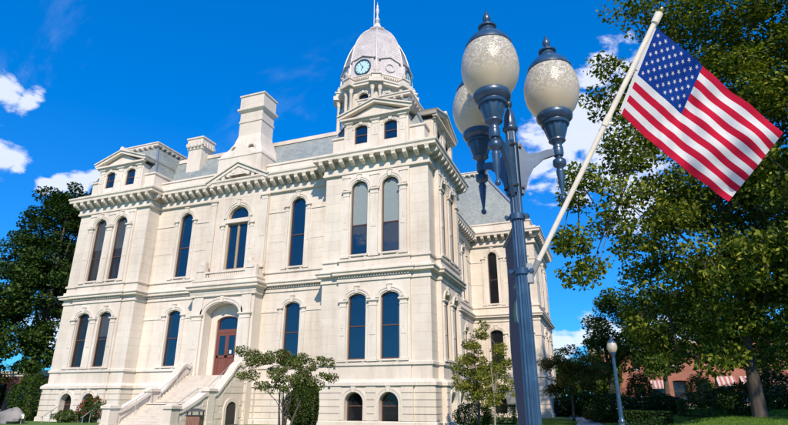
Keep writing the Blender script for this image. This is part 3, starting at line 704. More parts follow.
# front stair ---------------------------------------------------------------------
st = MB(); st.box(-18.7, -14.5, -.15, .25, 0, 3.28); st.prismx([(-.15, 0), (-.15, 3.1), (-2.9, 1.3), (-3.7, 1.3), (-6.2, 0)], -18.68, -14.52)
stair = cpart('staircase', st.mesh('staircase', 'step_stone'))
stair.location = CHI @ Vector((0, 0, 0))
ys, zs_ = -.15, 3.28
def step_fn(mb): mb.box(-2.14, 2.14, -.31, 0, -.17, 0)
for k in range(11): obj('step', cached('step', step_fn, 'step_stone'), stair, (XM, -.15 - .25 * k, 3.28 - .165 * (k + 1) + .165))
mb = MB(); mb.box(-2.14, 2.14, -.85, 0, -.1, 0); obj('landing', mb.mesh('landing', 'step_stone'), stair, (XM, -2.9, 1.44))
for k in range(9): obj('step', cached('step', step_fn, 'step_stone'), stair, (XM, -3.7 - .28 * k, 1.30 - .155 * k))
for s in (-1, 1):
    x0, x1 = (XM - 2.6, XM - 2.15) if s < 0 else (XM + 2.15, XM + 2.6)
    mb = MB()
    mb.prismx([(.2, 0), (.2, 3.95), (-.25, 3.95), (-2.75, 1.95), (-3.6, 1.95), (-5.9, .95), (-6.0, 0)], x0, x1)
    w = obj('stair_wall', mb.mesh('stair_wall', 'limestone'), stair)
    mb = MB(); cap = [(.35, 4.02), (-.2, 4.02), (-.5, 4.16), (-.85, 3.92), (-1.3, 3.36), (-2.3, 2.42), (-2.65, 2.12), (-2.9, 2.04)]
    for P in (cap, [(-3.5, 2.06), (-3.85, 2.02), (-4.3, 1.74), (-5.3, 1.26), (-5.75, 1.1), (-5.95, 1.06)]):
        lo = [(y, z - .22) for y, z in P][::-1]; mb.prismx((P + lo), x0 - .1, x1 + .1)
    obj('coping', mb.mesh('coping', 'limestone'), stair)
    for y, zt, h in ((-3.2, 2.3, 2.3), (-6.35, 1.28, 1.28)):
        mb = MB(); mb.box(x0 - .08, x1 + .08, y - .34, y + .34, 0, zt - .16); mb.box(x0 - .17, x1 + .17, y - .43, y + .43, zt - .16, zt); mb.frustum((x0 - .1, x1 + .1, y - .36, y + .36, zt), (x0 + .05, x1 - .05, y - .2, y + .2, zt + .1))
        mb.box(x0 - .13, x1 + .13, y - .39, y + .39, 0, .25); obj('newel', mb.mesh('newel', 'limestone'), stair)
    mb = MB(); xr = (x0 + x1) / 2 + (.5 if s < 0 else -.5)
    mb.tube([(xr, -.2, 4.2), (xr, -2.9, 2.3), (xr, -3.7, 2.3), (xr, -6.2, .95)], .022, 6)
    for y, z in ((-.2, 4.2), (-1.5, 3.3), (-2.9, 2.3), (-3.7, 2.3), (-4.9, 1.65), (-6.2, .95)): mb.tube([(xr, y, z), (xr, y, z - .95)], .018, 6)
    obj('handrail', mb.mesh('handrail', 'galvanised', True), stair)
fe = Edge([(XM + 2.6, -6.0), (XM + 2.6, .2)], 0)
def flank_top(x): y = x - 6.0; return float(np.interp(y, [-6.0, -5.9, -3.6, -2.75, -.25, .2], [.8, .95, 1.95, 1.95, 3.95, 3.95])) - .16
for r in range(9):
    za, zb = .06 + r * .40, .06 + r * .40 + .375; xs = [k * .9 - (.45 if r % 2 else 0) for k in range(9)]
    for xa, xb in zip(xs[:-1], xs[1:]):
        xa, xb = max(xa, .05), min(xb, 6.15) - .02
        while xa < xb and flank_top(xa) < zb: xa += .05
        if xb - xa < .15 or (xb > 4.05 and xa < 5.75 and za < 1.85): continue
        BLOCKS.append((fe, xa, xb, za, zb, .03))
# flat dark panel painting the shade inside a vault arch, right stair flank
mb = MB(); O = outline(0, 1.1, .05, 1.0, .5); mb.prism(O, -.02, .0); v = obj('vault_shade_panel', mb.mesh('vault_shade_panel', 'vault_shade'), stair, (XM + 2.605, -1.1, 0), PI / 2)
mb = MB(); mb.band(outline(0, 1.1, .05, 1.0, .5), outline(0, 1.6, .05, 1.0, .75), -.10, .0); obj('vault_arch', mb.mesh('vault_arch', 'limestone'), stair, (XM + 2.605, -1.1, 0), PI / 2)

# roofs -------------------------------------------------------------------------------
def rect(x0, x1, y0, y1): return [(x0, y1), (x0, y0), (x1, y0), (x1, y1)]
TOPPROF = [(0, -.5), (.08, -.48), (.08, -.32), (.1, -.05), (.42, 0), (.42, .14), (.5, .2), (.5, .3), (0, .36)]
def top_cornice(parent, x0, x1, y0, y1, z, sp=.62):
    mb = MB(); sweep(mb, rect(x0, x1, y0, y1), [(d, z + h) for d, h in TOPPROF]); mb.box(x0 - .02, x1 + .02, y0 - .02, y1 + .02, z + .2, z + .355)
    c = cpart('roof_cornice', mb.mesh('roof_cornice', 'limestone'))
    P = rect(x0, x1, y0, y1)
    def f(m): m.prismx([(-.4, .0), (-.4, -.14), (-.2, -.3), (-.07, -.32), (-.07, .0)], -.1, .1)
    for i in (1, 2):
        e = Edge(P, i); n = max(2, round(e.L / sp)); 
        for k in range(n): o = obj('bracket', cached('bracket|small', f, 'limestone'), c, e.pt((k + .5) * e.L / n, 0, z - .005), e.ang)
def dormer(loc, rz):
    e = Edge([loc, (loc[0] + math.cos(rz) * 5.2, loc[1] + math.sin(rz) * 5.2)], 0)
    mb = MB(); ops = [(1.4, 1.06, 19.85, 21.1, .3), (3.8, 1.06, 19.85, 21.1, .3)]; wall_panel(mb, 0, 5.2, 19.2, 21.75, ops, .3)
    mb.add([(0, 3, 19.2), (0, 0, 19.2), (0, 0, 21.75), (0, 3, 21.75)], [(0, 1, 2, 3)]); mb.add([(5.2, 0, 19.2), (5.2, 3, 19.2), (5.2, 3, 21.75), (5.2, 0, 21.75)], [(0, 1, 2, 3)])
    mb.prism([(.1, 21.9), (5.1, 21.9), (2.6, 23.0)], -.02, 3.2)
    cpart('dormer_wall', mb.mesh('dormer_wall', 'limestone'), e.pt(0), e.ang)
    for o in ops: window(e, *o, recess=.12, split=.48, fw=.07)
    for o in ops: arch_mould(e, o[0], o[1], o[3], o[4], .05, .16, .06)
    for x, w in ((2.6, .62), (.42, .5), (4.78, .5)): pilaster(e, x, w, 19.35, 21.72, .09)
    mb = MB(); mb.box(-.12, 5.32, -.2, .0, 21.70, 21.84); mb.box(-.25, 5.45, -.36, .0, 21.84, 21.98)
    m2 = MB(); rake(m2, 2.95, 21.98, 23.02, .26, -.36, 3.2); rake(m2, 3.0, 22.22, 23.26, .1, -.46, 3.2)
    mb.add([(x + 2.6, y, z) for x, y, z in m2.v], m2.f)
    mb.prism([(2.35, 23.3), (2.85, 23.3), (2.75, 23.6), (2.6, 23.68), (2.45, 23.6)], -.4, .1)
    cpart('pediment', mb.mesh('pediment', 'limestone'), e.pt(0), e.ang)
def pav_roof(cx, sides):
    x0, x1, y0, y1 = cx - 3.72, cx + 3.72, .28, 7.72
    mb = MB(); P = rect(x0, x1, y0, y1); sweep(mb, P, [(0, 19.2), (0, 20.66), (.1, 20.7), (.1, 20.84), (-.2, 20.9)]); sweep(mb, P, [(.06, 19.25), (.06, 19.62), (0, 19.68)])
    cpart('attic_wall', mb.mesh('attic_wall', 'limestone'))
    mb = MB(); mb.frustum((x0 + .1, x1 - .1, y0 + .1, y1 - .1, 20.8), (cx - 2.0, cx + 2.0, 1.75, 6.25, 24.3)); r = cpart('mansard_roof', mb.mesh('mansard_roof', 'slate'))
    for sx, ex in ((x0 + .1, cx - 2.0), (x1 - .1, cx + 2.0)):
        for sy, ey in ((y0 + .1, 1.75), (y1 - .1, 6.25)): mb = MB(); mb.tube([(sx, sy, 20.85), (ex, ey, 24.2)], .11, 8); cpart('hip_roll', mb.mesh('hip_roll', 'lead'))
    top_cornice(CH, cx - 1.85, cx + 1.85, 1.85, 6.15, 24.35)
    if 'f' in sides: dormer((cx - 2.6, -.1), 0)
    if 'r' in sides: dormer((cx + 4.1, 1.4), PI / 2)
pav_roof(-29.2, 'f'); pav_roof(-4.0, 'fr')
mb = MB(); mb.frustum((-30.4, -2.8, 1.55, 23.4, 19.3), (-26.5, -5.2, 4.1, 23.4, 23.4)); cpart('main_roof', mb.mesh('main_roof', 'slate'))
for x0, x1 in ((-25.5, XM - 2.2), (XM + 2.2, -7.7)):
    mb = MB(); mb.box(x0, x1, 1.28, 1.6, 19.25, 19.98); mb.box(x0, x1, 1.2, 1.68, 19.98, 20.14); mb.box(x0, x1, 1.22, 1.3, 19.3, 19.5); cpart('parapet', mb.mesh('parapet', 'limestone'))
mb = MB(); mb.box(-2.85, -2.5, 7.7, 23.4, 19.25, 20.0); mb.box(-2.95, -2.42, 7.7, 23.4, 20.0, 20.14)
cpart('parapet', mb.mesh('parapet', 'limestone'))
mb = MB(); mb.box(-26.6, -5.1, 3.98, 4.4, 23.36, 23.5); mb.box(-26.6, -5.1, 4.02, 4.35, 23.5, 23.74); cpart('ridge_cap', mb.mesh('ridge_cap', 'limestone'))
mb = MB(); mb.frustum((-37.3, 4.1, 23.7, 35.5, 20.0), (-32.4, -.8, 25.2, 34.0, 26.9)); cpart('mansard_roof', mb.mesh('mansard_roof', 'slate'))
mb = MB(); sweep(mb, rect(-37.4, 4.2, 23.6, 35.6), [(0, 19.2), (0, 20.0), (.1, 20.04), (.1, 20.16), (-.3, 20.2)]); cpart('attic_wall', mb.mesh('attic_wall', 'limestone'))
top_cornice(CH, -32.3, -.9, 25.3, 33.9, 26.95)
mb = MB(); mb.tube([(4.1, 23.7, 20.1), (-.8, 25.2, 26.8)], .16, 8); cpart('hip_roll', mb.mesh('hip_roll', 'lead')); mb = MB(); mb.tube([(4.1, 35.5, 20.1), (-.8, 34.0, 26.8)], .16, 8); cpart('hip_roll', mb.mesh('hip_roll', 'lead'))
# chimneys
def cyl(mb, x0, x1, y0, y1, prof):      # square stack from (offset, z)
    sweep(mb, rect(x0, x1, y0, y1), prof); d, z = prof[-1]; mb.box(x0 - d + .01, x1 + d - .01, y0 - d + .01, y1 + d - .01, z - .1, z)
mb = MB(); cyl(mb, XM - 1.15, XM + 1.15, 1.42, 3.2, [(1.0, 19.3), (1.0, 20.9), (1.05, 20.95), (1.05, 21.1), (.95, 21.15), (.8, 21.5), (.48, 22.0), (.22, 22.6), (.07, 23.2), (0, 23.5), (0, 24.7), (.06, 24.75), (.06, 24.95), (0, 25.0), (0, 25.7), (.1, 25.8), (.24, 25.95), (.24, 26.12), (.1, 26.2), (.08, 26.3), (.08, 27.3), (.16, 27.36), (.16, 27.5), (.1, 27.52)])
ch = cpart('chimney', mb.mesh('chimney', 'limestone'))
mb = MB(); mb.prism([(-1.3, 20.9), (1.3, 20.9), (1.3, 21.1), (.25, 22.1), (0, 22.2), (-.25, 22.1), (-1.3, 21.1)], -.98, -.5)
for s in (-1, 1): 
    mb.band([(s * .85 + .32 * math.cos(a), 21.75 + .32 * math.sin(a)) for a in np.linspace(0, 2 * PI, 13)], [(s * .85 + .45 * math.cos(a), 21.75 + .45 * math.sin(a)) for a in np.linspace(0, 2 * PI, 13)], -.78, -.4)
obj('carving', mb.mesh('carving', 'limestone'), ch, (XM, 1.42, 0))
mb = MB(); cyl(mb, -24.75, -23.2, 3.1, 4.55, [(.0, 20), (0, 24.05), (.08, 24.1), (.08, 24.25), (.2, 24.45), (.2, 24.7), (.12, 24.75), (.12, 25.1), (.2, 25.15), (.2, 25.3), (.1, 25.32)])
for k in range(4):
    for q in range(2):
        if q == 0: mb.box(-24.7 + k * .42, -24.5 + k * .42, 2.84, 3.1, 24.3, 24.75)
        else: mb.box(-23.25, -22.94, 3.15 + k * .38, 3.35 + k * .38, 24.3, 24.75)
cpart('chimney', mb.mesh('chimney', 'limestone'))

# clock tower ---------------------------------------------------------------------------
TX, TY = XM, 29.6
mb = MB(); mb.box(TX - 5.6, TX + 5.6, TY - 5.6, TY + 5.6, 20, 33.6); mb.box(TX - 6.0, TX + 6.0, TY - 6.0, TY + 6.0, 33.6, 34.3); cpart('tower_base', mb.mesh('tower_base', 'limestone'))
def octo(R): return [(TX + R * math.cos(PI / 8 - k * PI / 4 ), TY + R * math.sin(PI / 8 - k * PI / 4)) for k in range(8)][::-1]
def oct_path(R): return [(TX + R * math.cos(PI / 8 + k * PI / 4), TY + R * math.sin(PI / 8 + k * PI / 4)) for k in range(8)]
R0 = 4.95
OP = oct_path(R0)
for k in range(8):
    e = Edge(OP, k); c = e.L / 2
    mb = MB(); wall_panel(mb, 0, e.L, 34.0, 44.3, [(c, 1.5, 36.0, 40.6, .75)], .4); cpart('drum_wall', mb.mesh('drum_wall', 'limestone'), e.pt(0), e.ang)
    window(e, c, 1.5, 36.0, 40.6, .75, recess=.25, up='dark_glass', lo='dark_glass'); arch_mould(e, c, 1.5, 40.6, .75, .08, .3, .14)
mb = MB()
sweep(mb, OP, [(0, 41.85), (.15, 41.9), (.15, 42.1), (.75, 42.2), (.75, 42.5), (.9, 42.6), (.9, 42.8), (.3, 42.95), (.2, 43.1), (0, 43.1)]); cpart('tower_cornice', mb.mesh('tower_cornice', 'limestone')); mb = MB()
sweep(mb, OP, [(.0, 43.1), (.1, 43.15), (.12, 43.55), (.4, 43.65), (.4, 43.8), (.5, 43.88), (.5, 44.0), (.35, 44.08), (.3, 44.2), (-.2, 44.25)]); cpart('tower_cornice', mb.mesh('tower_cornice', 'limestone')); mb = MB()
sweep(mb, OP, [(0, 34.2), (.5, 34.3), (.5, 35.2), (.2, 35.3), (0, 35.3)])
cpart('tower_cornice', mb.mesh('tower_cornice', 'limestone'))
mb = MB()
for k in range(8): dentils(mb, OP, k, .36, .1, 43.46, 43.63, .16, .33)
stuff(cpart('dentil_course', mb.mesh('dentil_course', 'limestone')))
def col_fn(mb):
    mb.lathe([(.34, 0), (.34, .15), (.27, .25), (.26, .3), (.25, 2.5), (.22, 5.7), (.27, 5.78), (.24, 5.85), (.36, 6.25), (.38, 6.35), (.3, 6.4)], 14)
    mb.box(-.38, .38, -.38, .38, -.3, .0)
for k in range(8):
    for da in (-.095, .095):
        a = PI / 8 + k * PI / 4 + da; r = 5.42 - .02; cpart('column', cached('column', col_fn, 'limestone', True), (TX + r * math.cos(a), TY + r * math.sin(a), 35.5))
    a = PI / 8 + k * PI / 4; r = 5.05
    mb = MB(); mb.box(-.05, .75, -.75, .75, 41.95, 42.15); mb.box(-.05, 1.1, -1.0, 1.0, 42.2, 42.82); mb.box(-.2, .8, -.6, .6, 42.85, 43.5); mb.box(-.25, .95, -.72, .72, 43.5, 43.7)
    pr = cpart('corner_pier', mb.mesh('corner_pier', 'limestone'), (TX + r * math.cos(a), TY + r * math.sin(a), 0), a)
    mb = MB(); mb.lathe([(.28, 0), (.28, .12), (.14, .2), (.26, .5), (.3, .7), (.2, .85), (.07, .95), (.12, 1.05), (.02, 1.25)], 10); obj('urn', mb.mesh('urn', 'limestone', True), pr, (.45, 0, 43.7))
# dome: octagonal shell of overlapping metal courses
DP = [(5.22, 44.1), (5.2, 45.0), (5.1, 46.2), (4.95, 47.3), (4.74, 48.5), (4.47, 49.5), (4.15, 50.5), (3.78, 51.35), (3.3, 52.25), (2.7, 53.1), (2.1, 53.75), (1.5, 54.3), (1.1, 54.6)]
zz = np.array([z for r, z in DP]); rr_ = np.array([r for r, z in DP])
prof = []; z = 44.1
while z < 54.55:
    z2 = min(z + .26, 54.6); prof += [(float(np.interp(z, zz, rr_)) + .035, z), (float(np.interp(z2, zz, rr_)) - .0, z2)]; z = z2
mb = MB(); mb.lathe(prof, 8, (TX, TY, 0), PI / 8); dome = cpart('dome', mb.mesh('dome', 'dome_metal'))
for k in range(8):
    a = PI / 8 + k * PI / 4; mb = MB(); mb.tube([(TX + (r + .06) * math.cos(a), TY + (r + .06) * math.sin(a), z) for r, z in DP], .10, 6); o = obj('rib', mb.mesh('rib', 'dome_metal', True), dome)
mb = MB(); mb.lathe([(1.0, 54.4), (1.45, 54.62), (1.5, 54.75), (1.42, 54.85), (1.05, 55.0), (.8, 55.35), (.55, 55.9), (.4, 56.2)], 8, (TX, TY, 0), PI / 8); 
for k in range(24): a = k * PI / 12; mb.box(TX + 1.15 * math.cos(a) - .05, TX + 1.15 * math.cos(a) + .05, TY + 1.15 * math.sin(a) - .05, TY + 1.15 * math.sin(a) + .05, 54.3, 54.62)
obj('cap', mb.mesh('cap', 'dome_metal'), dome)
mb = MB(); mb.lathe([(.42, 56.15), (.5, 56.3), (.3, 56.45), (.22, 56.6), (.36, 56.85), (.4, 57.0), (.32, 57.2), (.16, 57.35), (.2, 57.5), (.16, 57.6), (.14, 58.0), (.26, 58.4), (.28, 58.8), (.2, 59.1), (.14, 59.3), (.17, 59.5), (.15, 59.75), (.05, 59.9), (.03, 60.4)], 14, (TX, TY, 0)); obj('finial', mb.mesh('finial', 'dome_metal', True), dome)
mb = MB(); mb.tube([(TX - .9, TY + .8, 54.0), (TX - .9, TY + .8, 64)], [.07, .04], 8); obj('mast', mb.mesh('mast', 'banner_white', True), dome)
for k in range(8):       # dormers round the foot of the dome, clocks on the four main faces
    a = k * PI / 4; e = Edge(oct_path(4.98), k); ang = k * PI / 4 + PI / 4; card = k % 2 == 0
    ct = (TX + 4.86 * math.cos(ang), TY + 4.86 * math.sin(ang)); rz = ang + PI / 2
    card = abs(math.sin(2 * ang)) < .1
    mb = MB()
    if card:
        mb.box(-1.5, 1.5, -.06, 1.2, 44.1, 46.5); mb.prism([(-1.6, 46.5), (1.6, 46.5), (0, 47.15)], -.02, 2.0); rake(mb, 1.75, 46.5, 47.12, .16, -.24, 1.8); mb.box(-1.6, -1.36, -.12, 1.2, 44.1, 46.48); mb.box(1.36, 1.6, -.12, 1.2, 44.1, 46.48)
        mb.lathe([(.12, 0), (.15, .15), (.08, .28), (.11, .4), (.02, .55)], 8, (0, -.1, 47.2))
    else:
        mb.box(-1.35, 1.35, -.02, 1.2, 44.1, 46.3); rake(mb, 1.6, 46.3, 46.95, .15, -.2, 1.6); mb.prism([(-1.5, 46.3), (1.5, 46.3), (0, 46.9)], -.02, 1.6)
        mb.band([(.5 * math.cos(t), 45.3 + .5 * math.sin(t)) for t in np.linspace(0, 2 * PI, 21)], [(.78 * math.cos(t), 45.3 + .72 * math.sin(t)) for t in np.linspace(0, 2 * PI, 21)], -.16, .05)
    d = obj('dormer', mb.mesh('dormer', 'dome_metal'), dome, (*ct, 0), rz)
    if card:
        mb = MB(); T = np.linspace(0, 2 * PI, 41); mb.prism([(1.28 * math.cos(t), 1.28 * math.sin(t)) for t in T[:-1]], -.12, -.05); mb.band([(1.22 * math.cos(t), 1.22 * math.sin(t)) for t in T], [(1.42 * math.cos(t), 1.42 * math.sin(t)) for t in T], -.22, -.05, 1)
        for h in range(12):
            q = h * PI / 6; c_, s_ = math.sin(q), math.cos(q); t = .045
            mb.prism([(c_ * .9 - s_ * t, s_ * .9 + c_ * t), (c_ * .9 + s_ * t, s_ * .9 - c_ * t), (c_ * 1.15 + s_ * t, s_ * 1.15 - c_ * t), (c_ * 1.15 - s_ * t, s_ * 1.15 + c_ * t)], -.135, -.121, 1)
        for q, ln, t in ((math.radians(330), 1.0, .045), (math.radians(207), .65, .07)):
            c_, s_ = math.sin(q), math.cos(q); mb.prism([(-c_ * .15 - s_ * t, -s_ * .15 + c_ * t), (-c_ * .15 + s_ * t, -s_ * .15 - c_ * t), (c_ * ln + s_ * t * .4, s_ * ln - c_ * t * .4), (c_ * ln - s_ * t * .4, s_ * ln + c_ * t * .4)], -.17, -.15, 1)
        ck = cpart('clock', mb.mesh('clock', ['dial_white', 'dial_ring']), (*ct, 45.3), rz); ck.scale = (.88, 1, .88)

# facing stones: the 300 that show largest are pieces of their own, the rest one part
def area(b):
    e, x0, x1, z0, z1, p = b; P = [proj(e.pt(x, -p, z)) for x, z in ((x0, z0), (x1, z0), (x1, z1), (x0, z1))]
    if min(q[2] for q in P) < 1: return 0
    nx, ny = e.d.y, -e.d.x; c = e.pt((x0 + x1) / 2)
    if (CAM[0] - c[0]) * nx + (CAM[1] - c[1]) * ny <= 0: return 0
    return abs(sum(P[i][0] * P[(i + 1) % 4][1] - P[(i + 1) % 4][0] * P[i][1] for i in range(4))) / 2
BLOCKS.sort(key=area, reverse=True)
unit = MB(); unit.box(-.5, .5, -1, .02, 0, 1); unit_me = unit.mesh('stone_block', 'ashlar')
rest = MB()
for k, b in enumerate(BLOCKS):
    e, x0, x1, z0, z1, p = b
    if x1 - x0 < .02: continue
    if k < 300:
        o = cpart('stone_block', unit_me, e.pt((x0 + x1) / 2, 0, z0), e.ang); o.scale = (x1 - x0, p * random.uniform(.85, 1.15), z1 - z0)
    else:
        q = [e.pt(x0, -p), e.pt(x1, -p), e.pt(x1, .003), e.pt(x0, .003)]
        rest.add([(a, c, z) for z in (z0, z1) for a, c, _ in q], [(3, 2, 1, 0), (4, 5, 6, 7), (0, 1, 5, 4), (1, 2, 6, 5), (3, 0, 4, 7)])
stuff(cpart('stone_facing', rest.mesh('stone_facing', 'ashlar')))

# ================================================================== ground
def sst(a, b, x): t = min(1, max(0, (x - a) / (b - a))); return t * t * (3 - 2 * t)
def gz(x, y): return 1.0 * sst(-16, 4, y) * sst(9, 18, x)
def grid(name, x0, x1, y0, y1, nx, ny, mat, dz=0.0, f=gz):
    mb = MB(); vs = []
    for j in range(ny + 1):
        for i in range(nx + 1):
            x = x0 + (x1 - x0) * i / nx; y = y0 + (y1 - y0) * j / ny; vs.append((x, y, f(x, y) + dz))
    mb.add(vs, [(j * (nx + 1) + i, j * (nx + 1) + i + 1, (j + 1) * (nx + 1) + i + 1, (j + 1) * (nx + 1) + i) for j in range(ny) for i in range(nx)])
    return mb.build(name, mat, smooth=True)
def far_ground():
    xs = sorted(set([-1500, -600, -250, -140] + list(range(-90, 92, 2)) + [140, 250, 600, 1500])); ys = sorted(set([-700, -250, -120, -80] + list(range(-50, 72, 2)) + [100, 180, 400, 1500]))
    mb = MB(); n = len(xs); mb.add([(x, y, gz(x, y) if abs(x) < 200 else gz(min(x, 200), y)) for y in ys for x in xs], [(j * n + i, j * n + i + 1, (j + 1) * n + i + 1, (j + 1) * n + i) for j in range(len(ys) - 1) for i in range(n - 1)])
    struct(mb.build('lawn', 'grass', smooth=True))
far_ground()
# paths: one along the right flank of the building, one up to the stair, and the pavement the lamp stands on
def ribbon(name, pts, w, mat, dz=.012):
    P = []
    for (a, b) in zip(pts[:-1], pts[1:]):
        n = max(1, int(math.hypot(b[0] - a[0], b[1] - a[1]) / 1.5))
        for k in range(n): P.append((a[0] + (b[0] - a[0]) * k / n, a[1] + (b[1] - a[1]) * k / n))
    P.append(pts[-1]); mb = MB(); L = offset_path(P, w / 2, False); Rr = offset_path(P, -w / 2, False); n = len(P)
    vs = []
    for (a, b) in zip(Rr, L):
        for t in (0, .25, .5, .75, 1): x, y = a[0] + (b[0] - a[0]) * t, a[1] + (b[1] - a[1]) * t; vs.append((x, y, gz(x, y) + dz))
    mb.add(vs, [(i * 5 + k, (i + 1) * 5 + k, (i + 1) * 5 + k + 1, i * 5 + k + 1) for i in range(n - 1) for k in range(4)])
    o = mb.build(name, mat, smooth=True); struct(o); return o
ribbon('footpath', [(XM, -6.6), (XM, -18), (XM, -25.8)], 4.2, 'concrete', .016)
ribbon('footpath', [(8.2, -25.8), (8.6, -14), (8.9, 0), (8.4, 12), (6.5, 30)], 1.6, 'concrete', .02)
ribbon('pavement', [(-60, -30), (-20, -30), (0, -30), (14, -30), (45, -30)], 8.0, 'concrete', .03)
ribbon('street', [(-60, 46), (0, 46), (40, 46), (80, 46)], 11.0, 'asphalt', .03)
def kerb(pts, w=.2):
    mb = MB()
    for (a, b) in zip(pts[:-1], pts[1:]):
        n = max(1, int(abs(b[0] - a[0]) / 2)); 
        for k in range(n):
            xa, xb = a[0] + (b[0] - a[0]) * k / n, a[0] + (b[0] - a[0]) * (k + 1) / n; y = a[1]; z = gz((xa + xb) / 2, y)
            mb.box(xa, xb - .02, y, y + w, z - .1, z + .14)
    struct(mb.build('kerb', 'concrete'))
kerb([(-60, 40.2), (80, 40.2)])
mb = MB()
for k in range(30): x = -40 + 4 * k; mb.box(x, x + 2, 45.9, 46.05, gz(x, 46) + .036, gz(x, 46) + .04)
struct(mb.build('road_marking', 'banner_white'))
# grass blades on the strip of lawn in view
def blades(n):
    u = RNG.uniform(535, 800, n); d = RNG.uniform(0, 1, n) ** 1.3 * 34 + 17; P = np.empty((n, 3)); keep = np.ones(n, bool)
    for i in range(n):
        x, y = gpos(u[i], d[i]); P[i] = (x, y, gz(x, y))
        if 5.5 < x < 9.8 and abs(x - 8.7) < 1.0: keep[i] = False
    P = P[keep]; n = len(P); h = RNG.uniform(.05, .11, n); a = RNG.uniform(0, 2 * PI, n); w = .012 + .004 * RNG.uniform(size=n)
    Vv = np.empty((n, 3, 3)); dx = np.stack([np.cos(a), np.sin(a), 0 * a], 1); ln = RNG.normal(size=(n, 3)) * .03; ln[:, 2] = 0
    Vv[:, 0] = P - dx * w[:, None]; Vv[:, 1] = P + dx * w[:, None]; Vv[:, 2] = P + ln; Vv[:, 2, 2] += h
    me = bpy.data.meshes.new('grass'); me.vertices.add(3 * n); me.vertices.foreach_set('co', Vv.reshape(-1)); me.loops.add(3 * n); me.loops.foreach_set('vertex_index', np.arange(3 * n, dtype=np.int32))
    me.polygons.add(n); me.polygons.foreach_set('loop_start', np.arange(0, 3 * n, 3, dtype=np.int32)); me.materials.append(M['grass_blade']); me.update(calc_edges=True)
    o = obj('grass', me); stuff(o); o['label'] = 'short mown green grass of the courthouse lawn'; o['category'] = 'grass'
blades(60000)

mat_plain('bracket_grey', (.30, .31, .32), .5, .3)
# ================================================================== lamps
def acorn(root, x, y, z, sub=None):
    """globe, cap and finial; z = rim height"""
    mb = MB(); mb.lathe([(.10, -.01), (.128, .02), (.165, .07), (.192, .13), (.205, .20), (.203, .26), (.193, .32), (.176, .37), (.156, .405)], 32)
    g = obj('globe', mb.mesh('globe', 'frosted_globe', 60), root, (x, y, z + .01))
    mb = MB(); mb.lathe([(.160, .395), (.170, .405), (.168, .42), (.15, .455), (.122, .49), (.09, .52), (.066, .545), (.056, .56), (.054, .575), (.066, .58), (.068, .592), (.05, .605), (.028, .62), (.02, .635), (.027, .65), (.03, .67), (.022, .695), (.012, .72), (.003, .745)], 28)
    obj('cap', mb.mesh('cap', 'lamp_blue', 50), root, (x, y, z))
    mb = MB(); mb.lathe([(.03, 0), (.035, .06), (.03, .08), (.06, .14), (.068, .2), (.055, .26), (.02, .29)], 14); obj('bulb', mb.mesh('bulb', 'bulb', 50), g)
def cup(root, x, y, z):
    mb = MB(); mb.lathe([(.10, .03), (.125, .028), (.133, .01), (.130, -.012), (.112, -.03), (.098, -.038), (.098, -.048), (.104, -.055), (.100, -.068)], 28)
    mb.lathe([(.090, -.066), (.084, -.10), (.072, -.14), (.062, -.17), (.056, -.185)], 40, flute=12, fd=.10)
    mb.lathe([(.06, -.183), (.062, -.195), (.05, -.205), (.034, -.22), (.03, -.235), (.038, -.25), (.036, -.262), (.026, -.275), (.024, -.33), (.03, -.338), (.046, -.35), (.048, -.385), (.042, -.395), (.026, -.405), (.022, -.42), (.03, -.43), (.03, -.44), (.022, -.52), (.010, -.61), (.009, -.625), (.018, -.633), (.021, -.648), (.015, -.662), (.002, -.668)], 18)
    return obj('cup', mb.mesh('cup', 'lamp_blue', 50), root, (x, y, z))
LP = (9.63, -29.5)
lamp = empty('street_lamp', (*LP, gz(*LP) + .03)); tag(lamp, 'tall blue cast-iron lamp post with three frosted acorn globes on curved arms', 'street lamp')
ZR = 3.6 - .03
for ad in (-101, 21, 143):
    a = math.radians(ad); x, y = .34 * math.cos(a), .34 * math.sin(a)
    acorn(lamp, x, y, ZR); cup(lamp, x, y, ZR)
    mb = MB(); mb.prism([(.045, 2.93), (.075, 2.97), (.10, 3.07), (.15, 3.16), (.23, 3.23), (.318, 3.262), (.318, 3.31), (.25, 3.30), (.18, 3.275), (.13, 3.265), (.10, 3.285), (.08, 3.33), (.045, 3.37)], -.014, .014)
    for r0, r1 in ((.0, .02),): mb.box(.04, .058, -.03, .03, 2.95, 3.36)
    mb.lathe([(.034, 3.255), (.038, 3.27), (.038, 3.305), (.034, 3.32)], 14, (.34, 0, 0))
    o = obj('arm', mb.mesh('arm', 'lamp_blue', 30), lamp, (0, 0, 0), a)
    for z in (3.0, 3.32): mb = MB(); mb.tube([(.055, -.045, z), (.055, .045, z)], .012, 8); obj('bolt', mb.mesh('bolt', 'dark_iron', True), o)
mb = MB()
mb.lathe([(.26, 0), (.26, .10), (.22, .14), (.215, .30), (.18, .36), (.15, .42), (.145, .75), (.12, .82), (.105, .86), (.11, .90), (.09, .94), (.078, .98)], 36)
obj('base', mb.mesh('base', 'lamp_blue', 40), lamp)
mb = MB(); mb.lathe([(.052, .97), (.0495, 1.4), (.046, 2.2), (.041, 3.0), (.038, 3.46)], 96, flute=12, fd=.15); obj('shaft', mb.mesh('shaft', 'lamp_blue', 60), lamp)
mb = MB(); mb.lathe([(.04, 3.45), (.056, 3.465), (.056, 3.485), (.046, 3.495), (.044, 3.53), (.038, 3.58), (.03, 3.62), (.016, 3.64), (.014, 3.65), (.026, 3.665), (.03, 3.69), (.022, 3.715), (.003, 3.73)], 24); obj('post_cap', mb.mesh('post_cap', 'lamp_blue', 50), lamp)
